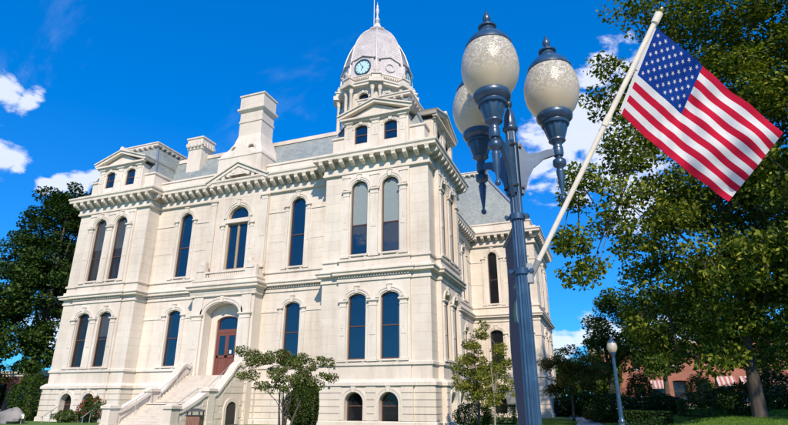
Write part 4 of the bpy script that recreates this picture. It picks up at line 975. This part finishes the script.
for z in (2.78, 2.39):
    mb = MB(); mb.lathe([(.045, z - .022), (.054, z - .02), (.054, z + .02), (.045, z + .022)], 28)
    for s in (-1, 1): mb.tube([(s * .05, -.02, z), (s * .085, -.02, z)], .010, 8); mb.tube([(s * .07, -.035, z), (s * .07, .01, z)], .015, 6)
    obj('clamp', mb.mesh('clamp', 'lamp_blue', 40), lamp)
# far single lamp on the lawn
fx, fy = gpos(619, 25.0); fl = empty('street_lamp', (fx, fy, gz(fx, fy))); tag(fl, 'slim blue single-globe lamp post standing alone on the lawn', 'street lamp')
H = 4.2 - gz(fx, fy) - .72
acorn(fl, 0, 0, H)
mb = MB(); mb.lathe([(.10, H + .03), (.13, H + .02), (.12, H - .03), (.08, H - .1), (.06, H - .2), (.05, H - .25)], 20); obj('cup', mb.mesh('cup', 'lamp_blue', 50), fl)
mb = MB(); mb.lathe([(.088, .9), (.075, 2.0), (.06, H - .2)], 48, flute=12, fd=.12); obj('shaft', mb.mesh('shaft', 'lamp_blue', 60), fl)
mb = MB(); mb.lathe([(.24, 0), (.24, .12), (.19, .18), (.17, .55), (.13, .62), (.12, .72), (.14, .76), (.10, .84), (.09, .92)], 24); obj('base', mb.mesh('base', 'lamp_blue', 40), fl)

# flag pole on the lamp, flag on the pole
P0 = Vector(at(533, 272, 3.66)); TIP = Vector(CAM + ray(659, 14) * 3.42); pv = TIP - P0; PLEN = pv.length; pd_ = pv.normalized()
fp = empty('flag_pole', P0); tag(fp, 'cream flag pole slanting out from a bracket on the three-globe lamp post', 'flag pole')
def lam_pt0(u, w): return min((pv * (k / 400) for k in range(400)), key=lambda q: math.hypot(proj(P0 + q)[0] - u, proj(P0 + q)[1] - w))
mb = MB(); mb.tube([(0, 0, 0), pd_ * PLEN * .55, pv], [.0165, .0175, .0180], 16); shaft = mb.build('shaft', 'ivory_pole', fp, smooth=True)
mb = MB(); mb.tube([pd_ * (PLEN - .06), pd_ * (PLEN + .005)], .025, 14); mb.build('collar', 'ivory_pole', fp, smooth=True)
jp = lam_pt0(606, 120); mb = MB(); mb.tube([jp - pd_ * .035, jp + pd_ * .035], .0225, 14); mb.tube([jp + Vector((0, 0, -.02)), jp + Vector((.035, 0, -.03))], .008, 8); mb.build('joint_collar', 'ivory_pole', fp, smooth=True)
mb = MB(); mb.tube([pd_ * (PLEN + .004), pd_ * (PLEN + .014), pd_ * (PLEN + .028), pd_ * (PLEN + .042), pd_ * (PLEN + .05)], [.006, .016, .019, .014, .003], 12); mb.build('ball', 'brass', fp, smooth=True)
ax = Vector((LP[0], LP[1], P0.z)) - P0
mb = MB(); mb.tube([-pd_ * .05, pd_ * .09], .021, 14); mb.tube([ax * .35 + Vector((0, 0, -.07)), -pd_ * .02], .018, 10); mb.tube([ax * .35 + Vector((0, 0, .05)), pd_ * .03], .013, 10)
q = ax * .32; mb.box(q.x - .018, q.x + .022, q.y - .03, q.y + .03, -.075, .055); mb.build('bracket', 'bracket_grey', fp, smooth=30)
def lam(u, w):
    best = None
    for k in range(1200):
        l = k / 1200 * 1.02; a, b, _ = proj(P0 + pv * l); d = math.hypot(a - u, b - w)
        if best is None or d < best[0]: best = (d, l)
    return P0 + pv * best[1]
side = Vector((.018, 0, -.016)); H1 = lam(661, 31) + side; H0 = lam(612, 112) + side + Vector((.040, .0, -.016))
def foot(u, w, S, k=1.0):
    d = Vector(ray(u, w)); t = (S - Vector(CAM)).dot(d) / d.dot(d); return Vector(CAM) + d * t * k
F1 = foot(782, 134, H1, 1.0); F0 = foot(730, 201, H0, 1.02)
fn = ((F1 - H1).cross(H0 - H1)).normalized()
if fn.dot(Vector(CAM) - H1) < 0: fn = -fn
def fs(u, v):     # u along the fly, v from the top edge down
    t = H1.lerp(F1, u) + Vector((0, 0, .022 * math.sin(PI * u))); b = H0.lerp(F0, u) + Vector((0, 0, -.040 * math.sin(PI * u)))
    p = t.lerp(b, v)
    w = .034 * math.sin(2 * PI * (1.15 * u + .55 * v + .1)) * max(u, 0) ** .6 + .016 * math.sin(2 * PI * (2.6 * u - 1.1 * v + .3)) * u + .007 * math.sin(2 * PI * (4.3 * u + 1.9 * v)) * min(1, u * 3) + .004 * math.sin(2 * PI * (9.0 * u - 3.1 * v + 2 * math.sin(4 * u))) * min(1, u * 3)
    return p + fn * w
def lam_pt(P): return P0 + pd_ * max(0, min(PLEN, (P - P0).dot(pd_)))
FL = empty('flag', H1); tag(FL, 'American flag with red and white stripes and starred blue canton, hanging off the pole', 'flag')
def patch(name, u0, u1, v0, v1, nu, nv, mat):
    mb = MB(); mb.add([fs(u0 + (u1 - u0) * i / nu, v0 + (v1 - v0) * j / nv) - H1 for j in range(nv + 1) for i in range(nu + 1)], [(j * (nu + 1) + i, j * (nu + 1) + i + 1, (j + 1) * (nu + 1) + i + 1, (j + 1) * (nu + 1) + i) for j in range(nv) for i in range(nu)])
    return mb.build(name, mat, FL, smooth=180)
patch('heading', -.025, 0, 0, 1, 2, 20, 'flag_white')
for k in range(13): patch('stripe', .4 if k < 7 else 0, 1, k / 13, (k + 1) / 13, 48, 4, 'flag_white' if k % 2 else 'flag_red')
patch('canton', 0, .4, 0, 7 / 13, 30, 20, 'flag_blue')
for r in range(9):
    for c in range(6 if r % 2 == 0 else 5):
        cu = (.4 / 12) * (1 + 2 * c + (r % 2)); cv = (7 / 13) * (r + 1) / 10; mb = MB(); R_ = .0148
        for sgn in (1, -1):
            pts = []
            for k in range(10):
                q = PI / 2 + k * PI / 5; rr = (1 if k % 2 == 0 else .4); pts.append(fs(cu + R_ * rr * math.cos(q), cv - R_ * 1.75 * rr * math.sin(q)) + fn * .0016 * sgn - H1)
            pts.append(fs(cu, cv) + fn * .0016 * sgn - H1); mb.add(pts, [(k, (k + 1) % 10, 10) if sgn > 0 else ((k + 1) % 10, k, 10) for k in range(10)])
        mb.build('star', 'flag_white', FL)
mb = MB()
for t in (.02, .5, .97): p = fs(-.012, t) - H1; a = p - pd_ * 0; mb.tube([p, p + (lam_pt(p + H1) - H1 - p) * .85], .0035, 6)
mb.build('clip', 'brass', FL)
# banner on the left of the post, hung edge-on to the pavement
bd = Vector((-.30, .954, 0)).normalized(); b0 = Vector((LP[0], LP[1], 0)) + bd * .06 + Vector((-.03, 0, 0))
BN = empty('banner', (b0.x, b0.y, 1.0)); tag(BN, 'narrow dark blue street banner with green and white edge on the lamp post', 'banner')
bx = lambda s, z, t: tuple(bd * s + Vector((bd.y, -bd.x, 0)) * t + Vector((0, 0, z - 1.0)))
def slab(name, s0, s1, z0, z1, th, mat):
    mb = MB(); n = 10; vs = []
    for j in range(n + 1):
        z = z0 + (z1 - z0) * j / n; wv = .006 * math.sin(j * .9)
        vs += [bx(s0, z, -th + wv), bx(s1, z, -th + wv * 1.5), bx(s1, z, th + wv * 1.5), bx(s0, z, th + wv)]
    mb.add(vs, [(j * 4 + k, j * 4 + (k + 1) % 4, j * 4 + 4 + (k + 1) % 4, j * 4 + 4 + k) for j in range(n) for k in range(4)] + [(3, 2, 1, 0), (n * 4, n * 4 + 1, n * 4 + 2, n * 4 + 3)]); mb.build(name, mat, BN)
slab('cloth', 0, .40, 1.15, 2.72, .0025, 'banner_cloth'); slab('green_stripe', .02, .14, 1.95, 2.36, .0045, 'banner_green'); slab('white_stripe', .0, .018, 1.9, 2.4, .0045, 'banner_white')
for z in (2.74, 1.14):
    mb = MB(); mb.tube([bx(-.02, z, 0), bx(.44, z, 0)], .012, 10); mb.build('banner_arm', 'lamp_blue', BN, smooth=True)

# ================================================================== trees
def blob(u, w, dist, rpx, flat=1.0, depth=1.0):
    p = at(u, w, dist); z = (p - CAM) @ _F; r = rpx * z / F_PX; return (p[0], p[1], p[2], r, r * depth, r * flat)
def tree_at(u, dist): x, y = gpos(u, dist); return (x, y, gz(x, y))
big = [(632, 12, 28, 26), (672, 22, 30, 36), (720, 20, 33, 55), (775, 45, 34, 60), (610, 66, 28, 12), (598, 100, 28, 11), (616, 120, 29, 18), (650, 95, 31, 40), (700, 105, 33, 60), (765, 130, 34, 65),
       (625, 150, 29, 30), (582, 180, 27.5, 15), (602, 197, 28, 26), (566, 205, 27.5, 17), (574, 232, 27.5, 20), (590, 255, 28, 22), (583, 272, 27.5, 9), (655, 170, 31, 45), (715, 185, 33, 60), (778, 210, 34, 55),
       (640, 225, 31, 38), (690, 245, 32, 50), (750, 270, 34, 55), (655, 285, 33, 36), (620, 245, 29, 25), (705, 310, 34, 45), (770, 320, 33, 40), (660, 330, 35, 28), (735, 345, 34, 30), (790, 290, 32, 45), (715, 352, 31, 20), (690, 348, 33, 20), (725, 318, 30, 24), (640, 318, 33, 20), (720, 255, 29, 40), (775, 180, 30, 45), (740, 90, 30, 45), (780, 255, 29, 40),
       (840, 60, 34, 60), (850, 170, 34, 70), (845, 280, 33, 55), (720, -60, 33, 60), (790, -60, 34, 60), (660, -30, 31, 35), (860, -30, 34, 55)]
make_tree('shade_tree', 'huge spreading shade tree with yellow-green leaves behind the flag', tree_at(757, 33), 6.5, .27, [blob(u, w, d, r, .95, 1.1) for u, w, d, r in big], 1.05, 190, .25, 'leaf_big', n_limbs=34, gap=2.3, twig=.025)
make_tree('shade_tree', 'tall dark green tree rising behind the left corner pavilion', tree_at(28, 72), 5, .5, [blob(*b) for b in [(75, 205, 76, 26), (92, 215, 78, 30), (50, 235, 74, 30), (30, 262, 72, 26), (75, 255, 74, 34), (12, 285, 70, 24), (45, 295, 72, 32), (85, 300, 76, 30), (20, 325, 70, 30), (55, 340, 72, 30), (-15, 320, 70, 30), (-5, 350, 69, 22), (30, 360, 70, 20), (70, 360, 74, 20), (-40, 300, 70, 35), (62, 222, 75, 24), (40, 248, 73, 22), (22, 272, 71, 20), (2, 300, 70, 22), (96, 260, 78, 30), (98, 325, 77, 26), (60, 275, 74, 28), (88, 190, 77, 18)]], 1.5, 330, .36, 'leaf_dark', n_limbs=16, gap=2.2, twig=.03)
make_tree('redbud_tree', 'small multi-stemmed tree with mottled leaves in front of the entrance wall', tree_at(285, 26), .7, .075, [blob(*b) for b in [(258, 358, 26, 16, .55), (280, 362, 26.5, 20, .6), (305, 366, 26, 18, .55), (285, 382, 25.5, 22, .6), (250, 377, 26, 12, .5), (322, 362, 26, 9, .5), (310, 384, 26, 14, .5), (262, 390, 26, 12, .5), (243, 352, 26, 6, .6), (327, 378, 26, 6, .6)]], .36, 170, .105, 'leaf_redbud', stems=5, n_limbs=16, gap=2.0, twig=.008, up=.2)
make_tree('young_tree', 'young light green tree beside the right flank of the courthouse', tree_at(478, 31), 2.2, .09, [blob(*b) for b in [(476, 350, 31, 14, 1.1), (470, 372, 31, 18), (490, 365, 31.5, 16), (462, 362, 31, 9), (482, 392, 31, 15, .8), (482, 334, 31, 6, 1.4), (465, 388, 31, 10), (497, 385, 31, 12)]], .42, 190, .125, 'leaf_yellow', 'bark', n_limbs=12, gap=1.9, twig=.008)
make_tree('young_tree', 'slim pale-trunked young tree with loose airy leaves by the courthouse flank', tree_at(493.5, 28), 2.0, .055, [blob(*b) for b in [(500, 352, 28, 12, 1.1), (508, 372, 28, 14), (492, 375, 28, 14), (505, 392, 28, 12, .8), (484, 328, 28, 4, 1.8), (515, 388, 28, 8), (490, 400, 28, 10, .7)]], .38, 150, .115, 'leaf_yellow', 'bark_pale', n_limbs=10, gap=1.5, twig=.007)
make_tree('lawn_tree', 'small round tree with brown-tinged leaves at the back of the lawn', tree_at(572, 47), 2.0, .13, [blob(*b) for b in [(572, 360, 47, 20, .8), (556, 368, 47, 14), (588, 370, 47, 16), (575, 380, 46.5, 22, .6), (552, 384, 47, 10), (596, 384, 47, 10), (545, 366, 47, 6)]], .65, 170, .18, 'leaf_autumn', n_limbs=10, gap=2.0, twig=.012)
far = [('small far tree between the courthouse and the round lawn tree', 556, 84, 'leaf_mid', [(556, 372, 84, 20), (540, 382, 84, 16), (574, 378, 84, 20), (556, 390, 84, 20), (592, 384, 85, 20), (605, 370, 85, 18), (615, 388, 85, 16), (585, 394, 84, 12), (545, 396, 84, 10)]),
       ('far low tree at the street corner left of the courthouse', -5, 84, 'leaf_dark', [(-5, 380, 84, 16), (12, 384, 84, 12), (28, 380, 84, 12), (-30, 375, 84, 18)]),
       ('leafy green tree behind the small round lawn tree', 612, 58, 'leaf_mid', [(612, 300, 58, 18), (600, 325, 58, 20), (625, 330, 58, 24), (610, 352, 58, 22), (640, 345, 59, 22), (632, 308, 58, 14), (588, 345, 58, 12), (650, 368, 58, 16), (615, 372, 58, 14), (592, 365, 58, 12)]),
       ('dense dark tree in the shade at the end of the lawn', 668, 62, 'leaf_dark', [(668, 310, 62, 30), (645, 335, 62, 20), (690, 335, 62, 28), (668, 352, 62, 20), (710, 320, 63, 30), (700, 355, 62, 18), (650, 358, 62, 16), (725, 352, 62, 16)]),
       ('broad green tree closing the far right of the lawn', 770, 60, 'leaf_mid', [(750, 320, 60, 30), (780, 310, 60, 34), (800, 345, 60, 26), (735, 345, 61, 20), (772, 345, 60, 24), (815, 310, 60, 30), (745, 362, 60, 12), (785, 365, 60, 14)])]
for lb, u, d, mt, bl in far:
    make_tree('background_tree', lb, tree_at(u, d), 3.0, .3, [blob(*b) for b in bl], 1.15, 260, .30, mt, n_limbs=10, gap=2.0, twig=.02, group='trees across the lawn')
make_tree('shade_tree', 'unseen dark leafy tree right of the huge shade tree, placed to cast shade on it', (32, -18, gz(32, -18)), 7, .5, [(31.5, -18, 17, 6, 6, 5), (31, -17, 24, 6, 6, 5), (28, -15.5, 19, 4.5, 4.5, 4.5), (35, -14, 16, 6, 6, 5), (34, -13, 23, 5, 5, 5), (30, -21, 13, 4, 4, 3.5)], 1.3, 190, .38, 'leaf_dark', n_limbs=14, gap=1.4, twig=.03)  # out-of-view tree, crown shaped to block sun from the huge tree and its trunk
def bush(name, label, c, r, mat, n, leaf, cat='shrub', group=None, shell=.75, box=False, flowers=None):
    root = empty(name, (c[0], c[1], gz(c[0], c[1]))); tag(root, label, cat, group)
    if box: q = RNG.uniform(-1, 1, (n, 3)); k = RNG.integers(0, 3, n); sgn = RNG.choice([-1, 1], n); q[np.arange(n), k] = sgn * RNG.uniform(.8, 1.04, n)
    else: q = ball(n, shell); q *= (1 + .13 * np.sin(q[:, :1] * 9 + q[:, 1:2] * 7)) 
    q = q * np.array(r); q[:, 2] += r[2] * .96; q = q[q[:, 2] > .01]
    obj('foliage', leaf_mesh('foliage', q, leaf, mat, .6, .2, outdir=q / np.linalg.norm(q, axis=1)[:, None] * .6), root)
    mb = MB()
    for k in range(6): a = k * 1.05; mb.tube([(.05 * math.cos(a), .05 * math.sin(a), -.05), (r[0] * .35 * math.cos(a), r[1] * .35 * math.sin(a), r[2] * .9), (r[0] * .6 * math.cos(a), r[1] * .6 * math.sin(a), r[2] * 1.5)], [.025, .018, .006], 5)
    mb.build('stems', 'bark', root, smooth=True)
    if flowers:
        fm, fnn, fsz = flowers; q = ball(fnn, .9) * np.array(r) * 1.05; q[:, 2] += r[2] * .96; q = q[q[:, 2] > r[2] * .5]; q = np.repeat(q, 6, 0) + RNG.normal(size=(len(q) * 6, 3)) * fsz * .35
        stuff(obj('flowers', leaf_mesh('flowers', q, fsz, fm, .8, .3), root))
    return root
def bpos(u, d): x, y = gpos(u, d); return (x, y)
bush('yew_shrub', 'rounded clipped yew shrub against the wall behind the small multi-stemmed tree', bpos(303, 33.2), (1.0, .95, 1.35), 'leaf_yew', 26000, .09)
bush('hedge', 'low clipped hedge along the foot of the front wall', bpos(312, 27.5), (1.6, .5, .22), 'leaf_yew', 6000, .06, 'hedge', box=True)
bush('rose_bush', 'rose bush with pink-red blooms beside the stair', bpos(95, 49.5), (1.1, 1.0, .95), 'leaf_mid', 5000, .12, flowers=('petal_pink', 70, .12))
bush('flowering_shrub', 'leafy green shrub at the foot of the left pavilion', bpos(70, 50.5), (1.2, .9, .45), 'leaf_mid', 3000, .11)
bush('corner_shrub', 'tall rough green shrub beside the left pavilion corner', bpos(31, 56), (1.7, 1.5, 1.9), 'leaf_mid', 7000, .16)
bush('bedding_plants', 'clump of silvery green bedding plants before the stair', bpos(136, 42), (.75, .6, .5), 'leaf_mid', 2500, .1, flowers=('petal_yellow', 6, .08))
bush('marigold_bed', 'low bed of yellow flowers in front of the stair newel', bpos(164, 39), (1.0, .5, .22), 'leaf_mid', 2200, .09, flowers=('petal_yellow', 60, .09))
bush('foundation_shrub', 'dark shrub in the shade under the young trees', bpos(472, 33), (1.1, .8, .75), 'leaf_yew', 5000, .10)
bush('box_hedge', 'small square clipped box hedge on the lawn past the young trees', bpos(500, 41), (1.0, .6, .65), 'leaf_yew', 5000, .09, 'hedge', box=True)
bush('hedge', 'dark clipped hedge block near the small lamp post', bpos(644, 34), (1.25, .6, .42), 'leaf_dark', 6000, .09, 'hedge', box=True)
bush('hedge', 'long dark clipped hedge in front of the parked cars', bpos(704, 36), (1.35, .6, .45), 'leaf_dark', 6000, .09, 'hedge', box=True)
bush('upright_evergreen', 'upright dark evergreen standing before the brick shops', bpos(641, 48), (1.0, 1.0, 1.7), 'leaf_dark', 6000, .14)
bush('purple_shrub', 'low purple-leaved shrub before the brick shops', bpos(666, 50), (1.6, 1.0, .65), 'leaf_purple', 4000, .13)
bush('round_shrub', 'round yellow-green shrub before the brick shops', bpos(702, 50), (1.05, 1.0, 1.3), 'leaf_mid', 5000, .13)
bush('street_shrub', 'tall dark loose shrub right of the upright evergreen', bpos(662, 45), (1.2, 1.0, .75), 'leaf_dark', 5000, .14)
bush('street_shrub', 'broad dark shrub between the round shrub and the huge trunk', bpos(724, 44), (1.2, 1.0, .7), 'leaf_dark', 5000, .14)
bush('street_shrub', 'dark bushy shrub standing right of the huge trunk', bpos(776, 43), (1.5, 1.2, 1.2), 'leaf_dark', 6500, .15)
bush('street_shrub', 'low dark shrub behind the single-globe lamp post', bpos(616, 44), (1.6, 1.1, 1.0), 'leaf_dark', 6000, .15)
bush('boundary_shrub', 'dark spreading shrub beyond the path past the courthouse corner', bpos(560, 62), (2.2, 1.4, 1.0), 'leaf_dark', 6000, .18)
bush('boundary_shrub', 'dark rounded shrub behind the small round lawn tree', bpos(583, 60), (1.8, 1.4, 1.2), 'leaf_dark', 6000, .18)
bush('trunk_shrub', 'loose dark shrub growing around the foot of the huge shade tree', bpos(745, 34.5), (1.3, 1.0, .8), 'leaf_dark', 4500, .12)
bush('flower_border', 'brown and red border plants by the wall behind the small round tree', bpos(598, 46), (1.2, .7, .5), 'leaf_autumn', 3000, .12)

# ================================================================== small things
def rock(u, d, r, label):
    x, y = gpos(u, d); mb = MB(); n, k = 18, 12; rs = random.Random(5); vs = []
    for j in range(k + 1):
        for i in range(n):
            t = PI * j / k; a = 2 * PI * i / n; q = 1 + .12 * math.sin(3 * a + 2 * t) + .08 * math.sin(5 * t + a * 2) + rs.uniform(-.05, .05)
            vs.append((r[0] * q * math.sin(t) * math.cos(a), r[1] * q * math.sin(t) * math.sin(a), r[2] * (.75 + q * math.cos(t))))
    mb.add(vs, [(j * n + i, j * n + (i + 1) % n, (j + 1) * n + (i + 1) % n, (j + 1) * n + i)[::-1] for j in range(k) for i in range(n)])
    o = mb.build('boulder', 'grey_rock', None, (x, y, gz(x, y) - .1), smooth=True); tag(o, label, 'boulder')
rock(15, 50, (1.15, .8, .62), 'weathered grey boulder on the lawn left of the courthouse')
x, y = gpos(197, 33.5); tb = empty('litter_bin', (x, y, gz(x, y)), .35); tag(tb, 'brown square litter bin with dark hooded lid before the stair', 'litter bin')
mb = MB(); mb.box(-.36, .36, -.36, .36, .05, .78); [mb.box(-.36 + k * .12 + .01, -.36 + k * .12 + .11, -.385, -.36, .08, .76) for k in range(6)]; [mb.box(.36, .385, -.36 + k * .12 + .01, -.36 + k * .12 + .11, .08, .76) for k in range(6)]; mb.build('body', 'bin_brown', tb)
mb = MB(); mb.box(-.34, .34, -.34, .34, 0, .05); mb.build('base', 'bin_top', tb)
for a in (-.33, .33):
    for b in (-.33, .33): mb = MB(); mb.box(a - .03, a + .03, b - .03, b + .03, .78, 1.0); mb.build('post', 'bin_top', tb)
mb = MB(); mb.frustum((-.42, .42, -.42, .42, 1.0), (-.40, .40, -.40, .40, 1.06)); mb.frustum((-.40, .40, -.40, .40, 1.06), (-.12, .12, -.12, .12, 1.16)); mb.box(-.42, .42, -.42, .42, .78, .82); mb.build('lid', 'bin_top', tb)
def rail(u0, d0, u1, d1, label, h=.95):
    a, b = gpos(u0, d0), gpos(u1, d1); root = empty('handrail', (*a, 0)); tag(root, label, 'handrail'); dx, dy = b[0] - a[0], b[1] - a[1]
    mb = MB(); mb.tube([(0, 0, h - .55), (dx * .12, dy * .12, h - .5), (dx, dy, h + .3), (dx * 1.1, dy * 1.1, h + .3)], .028, 8); mb.build('rail', 'galvanised', root, smooth=True)
    for t in (.12, .55, 1.0): mb = MB(); mb.tube([(dx * t, dy * t, -.05), (dx * t, dy * t, h - .5 + .8 * max(0, (t - .12) / .88))], .024, 8); mb.build('post', 'galvanised', root, smooth=True)
rail(44, 49, 61, 50.5, 'grey metal handrail at the basement steps of the left pavilion'); rail(84, 47.5, 100, 49.5, 'grey metal handrail rising past the rose bush')
x, y = gpos(25.5, 49.0); sg = empty('plant_marker', (x, y, gz(x, y)), .3); tag(sg, 'small white marker sign beside the grey boulder', 'sign')
mb = MB(); mb.box(-.16, .16, -.015, .015, .35, .62); mb.build('plate', 'banner_white', sg); mb = MB(); mb.box(-.02, .02, -.012, .012, -.05, .35); mb.build('post', 'galvanised', sg)

# ---------------------------------------------------------------- buildings across the street
def shop(name, label, x0, x1, y0, h, mat, bays, floors, depth=12, z0=1.0, awn=None, door_at=None):
    root = empty(name, ((x0 + x1) / 2, y0, z0)); tag(root, label, 'building'); W = x1 - x0; e0 = -W / 2
    ops = []; cw = W / bays
    mb = MB(); fh = h / floors
    for f in range(floors):
        o = [(e0 + cw * (b + .5), cw * (.62 if f == 0 else .38), fh * f + (.5 if f == 0 else 1.0), fh * f + fh * .72, .12) for b in range(bays) if not (f == 0 and b == door_at)]
        wall_panel(mb, e0, e0 + W, fh * f, fh * (f + 1), o, .25); ops += o
    mb.add([(e0 + W, 0, 0), (e0 + W, depth, 0), (e0 + W, depth, h), (e0 + W, 0, h)], [(0, 1, 2, 3)]); mb.add([(e0, depth, 0), (e0, 0, 0), (e0, 0, h), (e0, depth, h)], [(0, 1, 2, 3)]); mb.add([(e0, depth, 0), (e0 + W, depth, 0), (e0 + W, depth, h), (e0, depth, h)], [(3, 2, 1, 0)])
    mb.build('wall', mat, root)
    mb = MB(); mb.box(e0 - .2, e0 + W + .2, -.25, depth + .2, h, h + .35); mb.box(e0 - .1, e0 + W + .1, -.12, depth + .1, h - .3, h); mb.build('roof', 'concrete', root)
    for (c, w, zb, zs, r) in ops:
        mb = MB(); mb.band(outline(c, w - .16, zb, zs, r), outline(c, w + .04, zb, zs, r + .05), .1, .2); mb.box(c - w / 2, c + w / 2, .1, .2, zb, zb + .1); mb.box(c - w / 2, c + w / 2, .12, .19, (zb + zs) / 2 - .03, (zb + zs) / 2 + .03); win = mb.build('window', 'brown_frame', root)
        obj('pane', poly_mesh('pane', outline(c, w - .1, zb + .03, zs, r)[::-1], 'dark_glass', .16), win)
        mb = MB(); mb.box(c - w / 2 - .1, c + w / 2 + .1, -.1, .1, zb - .14, zb - .002); mb.build('sill', 'concrete', win)
    if door_at is not None:
        c = e0 + cw * (door_at + .5); mb = MB(); mb.box(c - .6, c + .6, -.06, 0, 0, 2.3); mb.box(c - .45, c + .45, -.09, -.06, .2, 2.1); mb.build('door', 'door_wood', root)
    for b in (awn or []):
        c = e0 + cw * (b + .5); w = cw * .8; n = 8
        for k in range(n):
            mb = MB(); a = c - w / 2 + w * k / n; mb.prismx([(-.01, fh * .86), (-1.2, fh * .62), (-1.2, fh * .56), (-.01, fh * .8)], a, a + w / n - .003); mb.build('awning_stripe', 'awning_pink' if k % 2 else 'awning_white', root)
    return root
shop('brick_shop', 'low orange-red brick shop with a maroon door seen under the trees', 8.0, 17.9, 54, 7.5, 'red_brick', 4, 2, awn=[3], door_at=1)
shop('brick_shop', 'wide red brick shop with pink striped awnings seen under the trees', 18.0, 35, 54, 8.5, 'red_brick', 6, 2, awn=[2, 3, 4])
shop('brick_house', 'dark red brick building with narrow windows under the left trees', -72, -47, 14, 4.6, 'dark_brick', 7, 1, z0=0)
shop('grey_shop', 'pale grey shopfront building beyond the huge tree trunk', 37, 50, 53, 7.0, 'concrete', 4, 2)
def car(label, loc, rz, paint, van=False):
    r = empty('parked_car', loc, rz); tag(r, label, 'car', 'cars parked along the far street')
    zt = 1.45 if not van else 1.85; mb = MB()
    low = [(-2.2, .28), (2.2, .28), (2.28, .5), (2.2, .78), (1.25, .92), (-1.9, .95), (-2.25, .85), (-2.28, .5)]
    mb.prism(low, -.88, .88); mb.build('body', paint, r)
    cab = [(1.2, .92), (.45, zt), (-1.2, zt), (-1.95, .95)] if not van else [(1.5, .92), (.9, zt), (-2.1, zt), (-2.2, .95)]
    mb = MB(); mb.add([(x, -.80 if z < 1 else -.66, z) for x, z in cab] + [(x, .80 if z < 1 else .66, z) for x, z in cab], [(3, 2, 1, 0), (4, 5, 6, 7), (0, 1, 5, 4), (2, 3, 7, 6)]); mb.build('window', 'dark_glass', r)
    mb = MB(); x0, x1 = cab[2][0], cab[1][0]; mb.box(x0, x1, -.67, .67, zt - .02, zt + .05); 
    for s in (-1, 1):
        for a, b in ((cab[0], cab[1]), (cab[3], cab[2]), ((-.25, .93), (-.3, zt))): mb.tube([(a[0], s * .805, a[1]), (b[0], s * .67, b[1])], .04, 5)
    mb.build('roof', paint, r)
    for x in (-1.4, 1.4):
        for s in (-1, 1):
            mb = MB(); mb.lathe([(.2, -.1), (.31, -.09), (.33, 0), (.31, .09), (.2, .1)], 16); w = mb.build('wheel', 'rubber', r, (x, s * .82, .33)); w.rotation_euler = (PI / 2, 0, 0)
            mb = MB(); mb.lathe([(.05, -.11), (.2, -.105), (.2, .105), (.05, .11)], 12); mb.build('rim', 'chrome', w)
    for x, m in ((2.24, 'banner_white'), (-2.26, 'red_light')):
        for s in (-1, 1): mb = MB(); mb.box(x - .05, x + .04, s * .7 - .14, s * .7 + .14, .6, .76); mb.build('headlight' if x > 0 else 'tail_light', m, r)
for lb, x, pt, vn in (('silver car parked before the orange-red brick shop', 13.5, 'car_silver', 0), ('black car parked between the silver car and the dark blue car', 18.7, 'car_black', 0), ('dark blue car parked before the wide brick shop', 24.4, 'car_blue', 0), ('white van parked past the huge tree trunk', 31.5, 'car_white', 1), ('dark red car parked behind the white van', 37.5, 'car_red', 0)):
    car(lb, (x, 41.6, gz(x, 41.6) + .03), 0 if vn else PI, pt, vn)
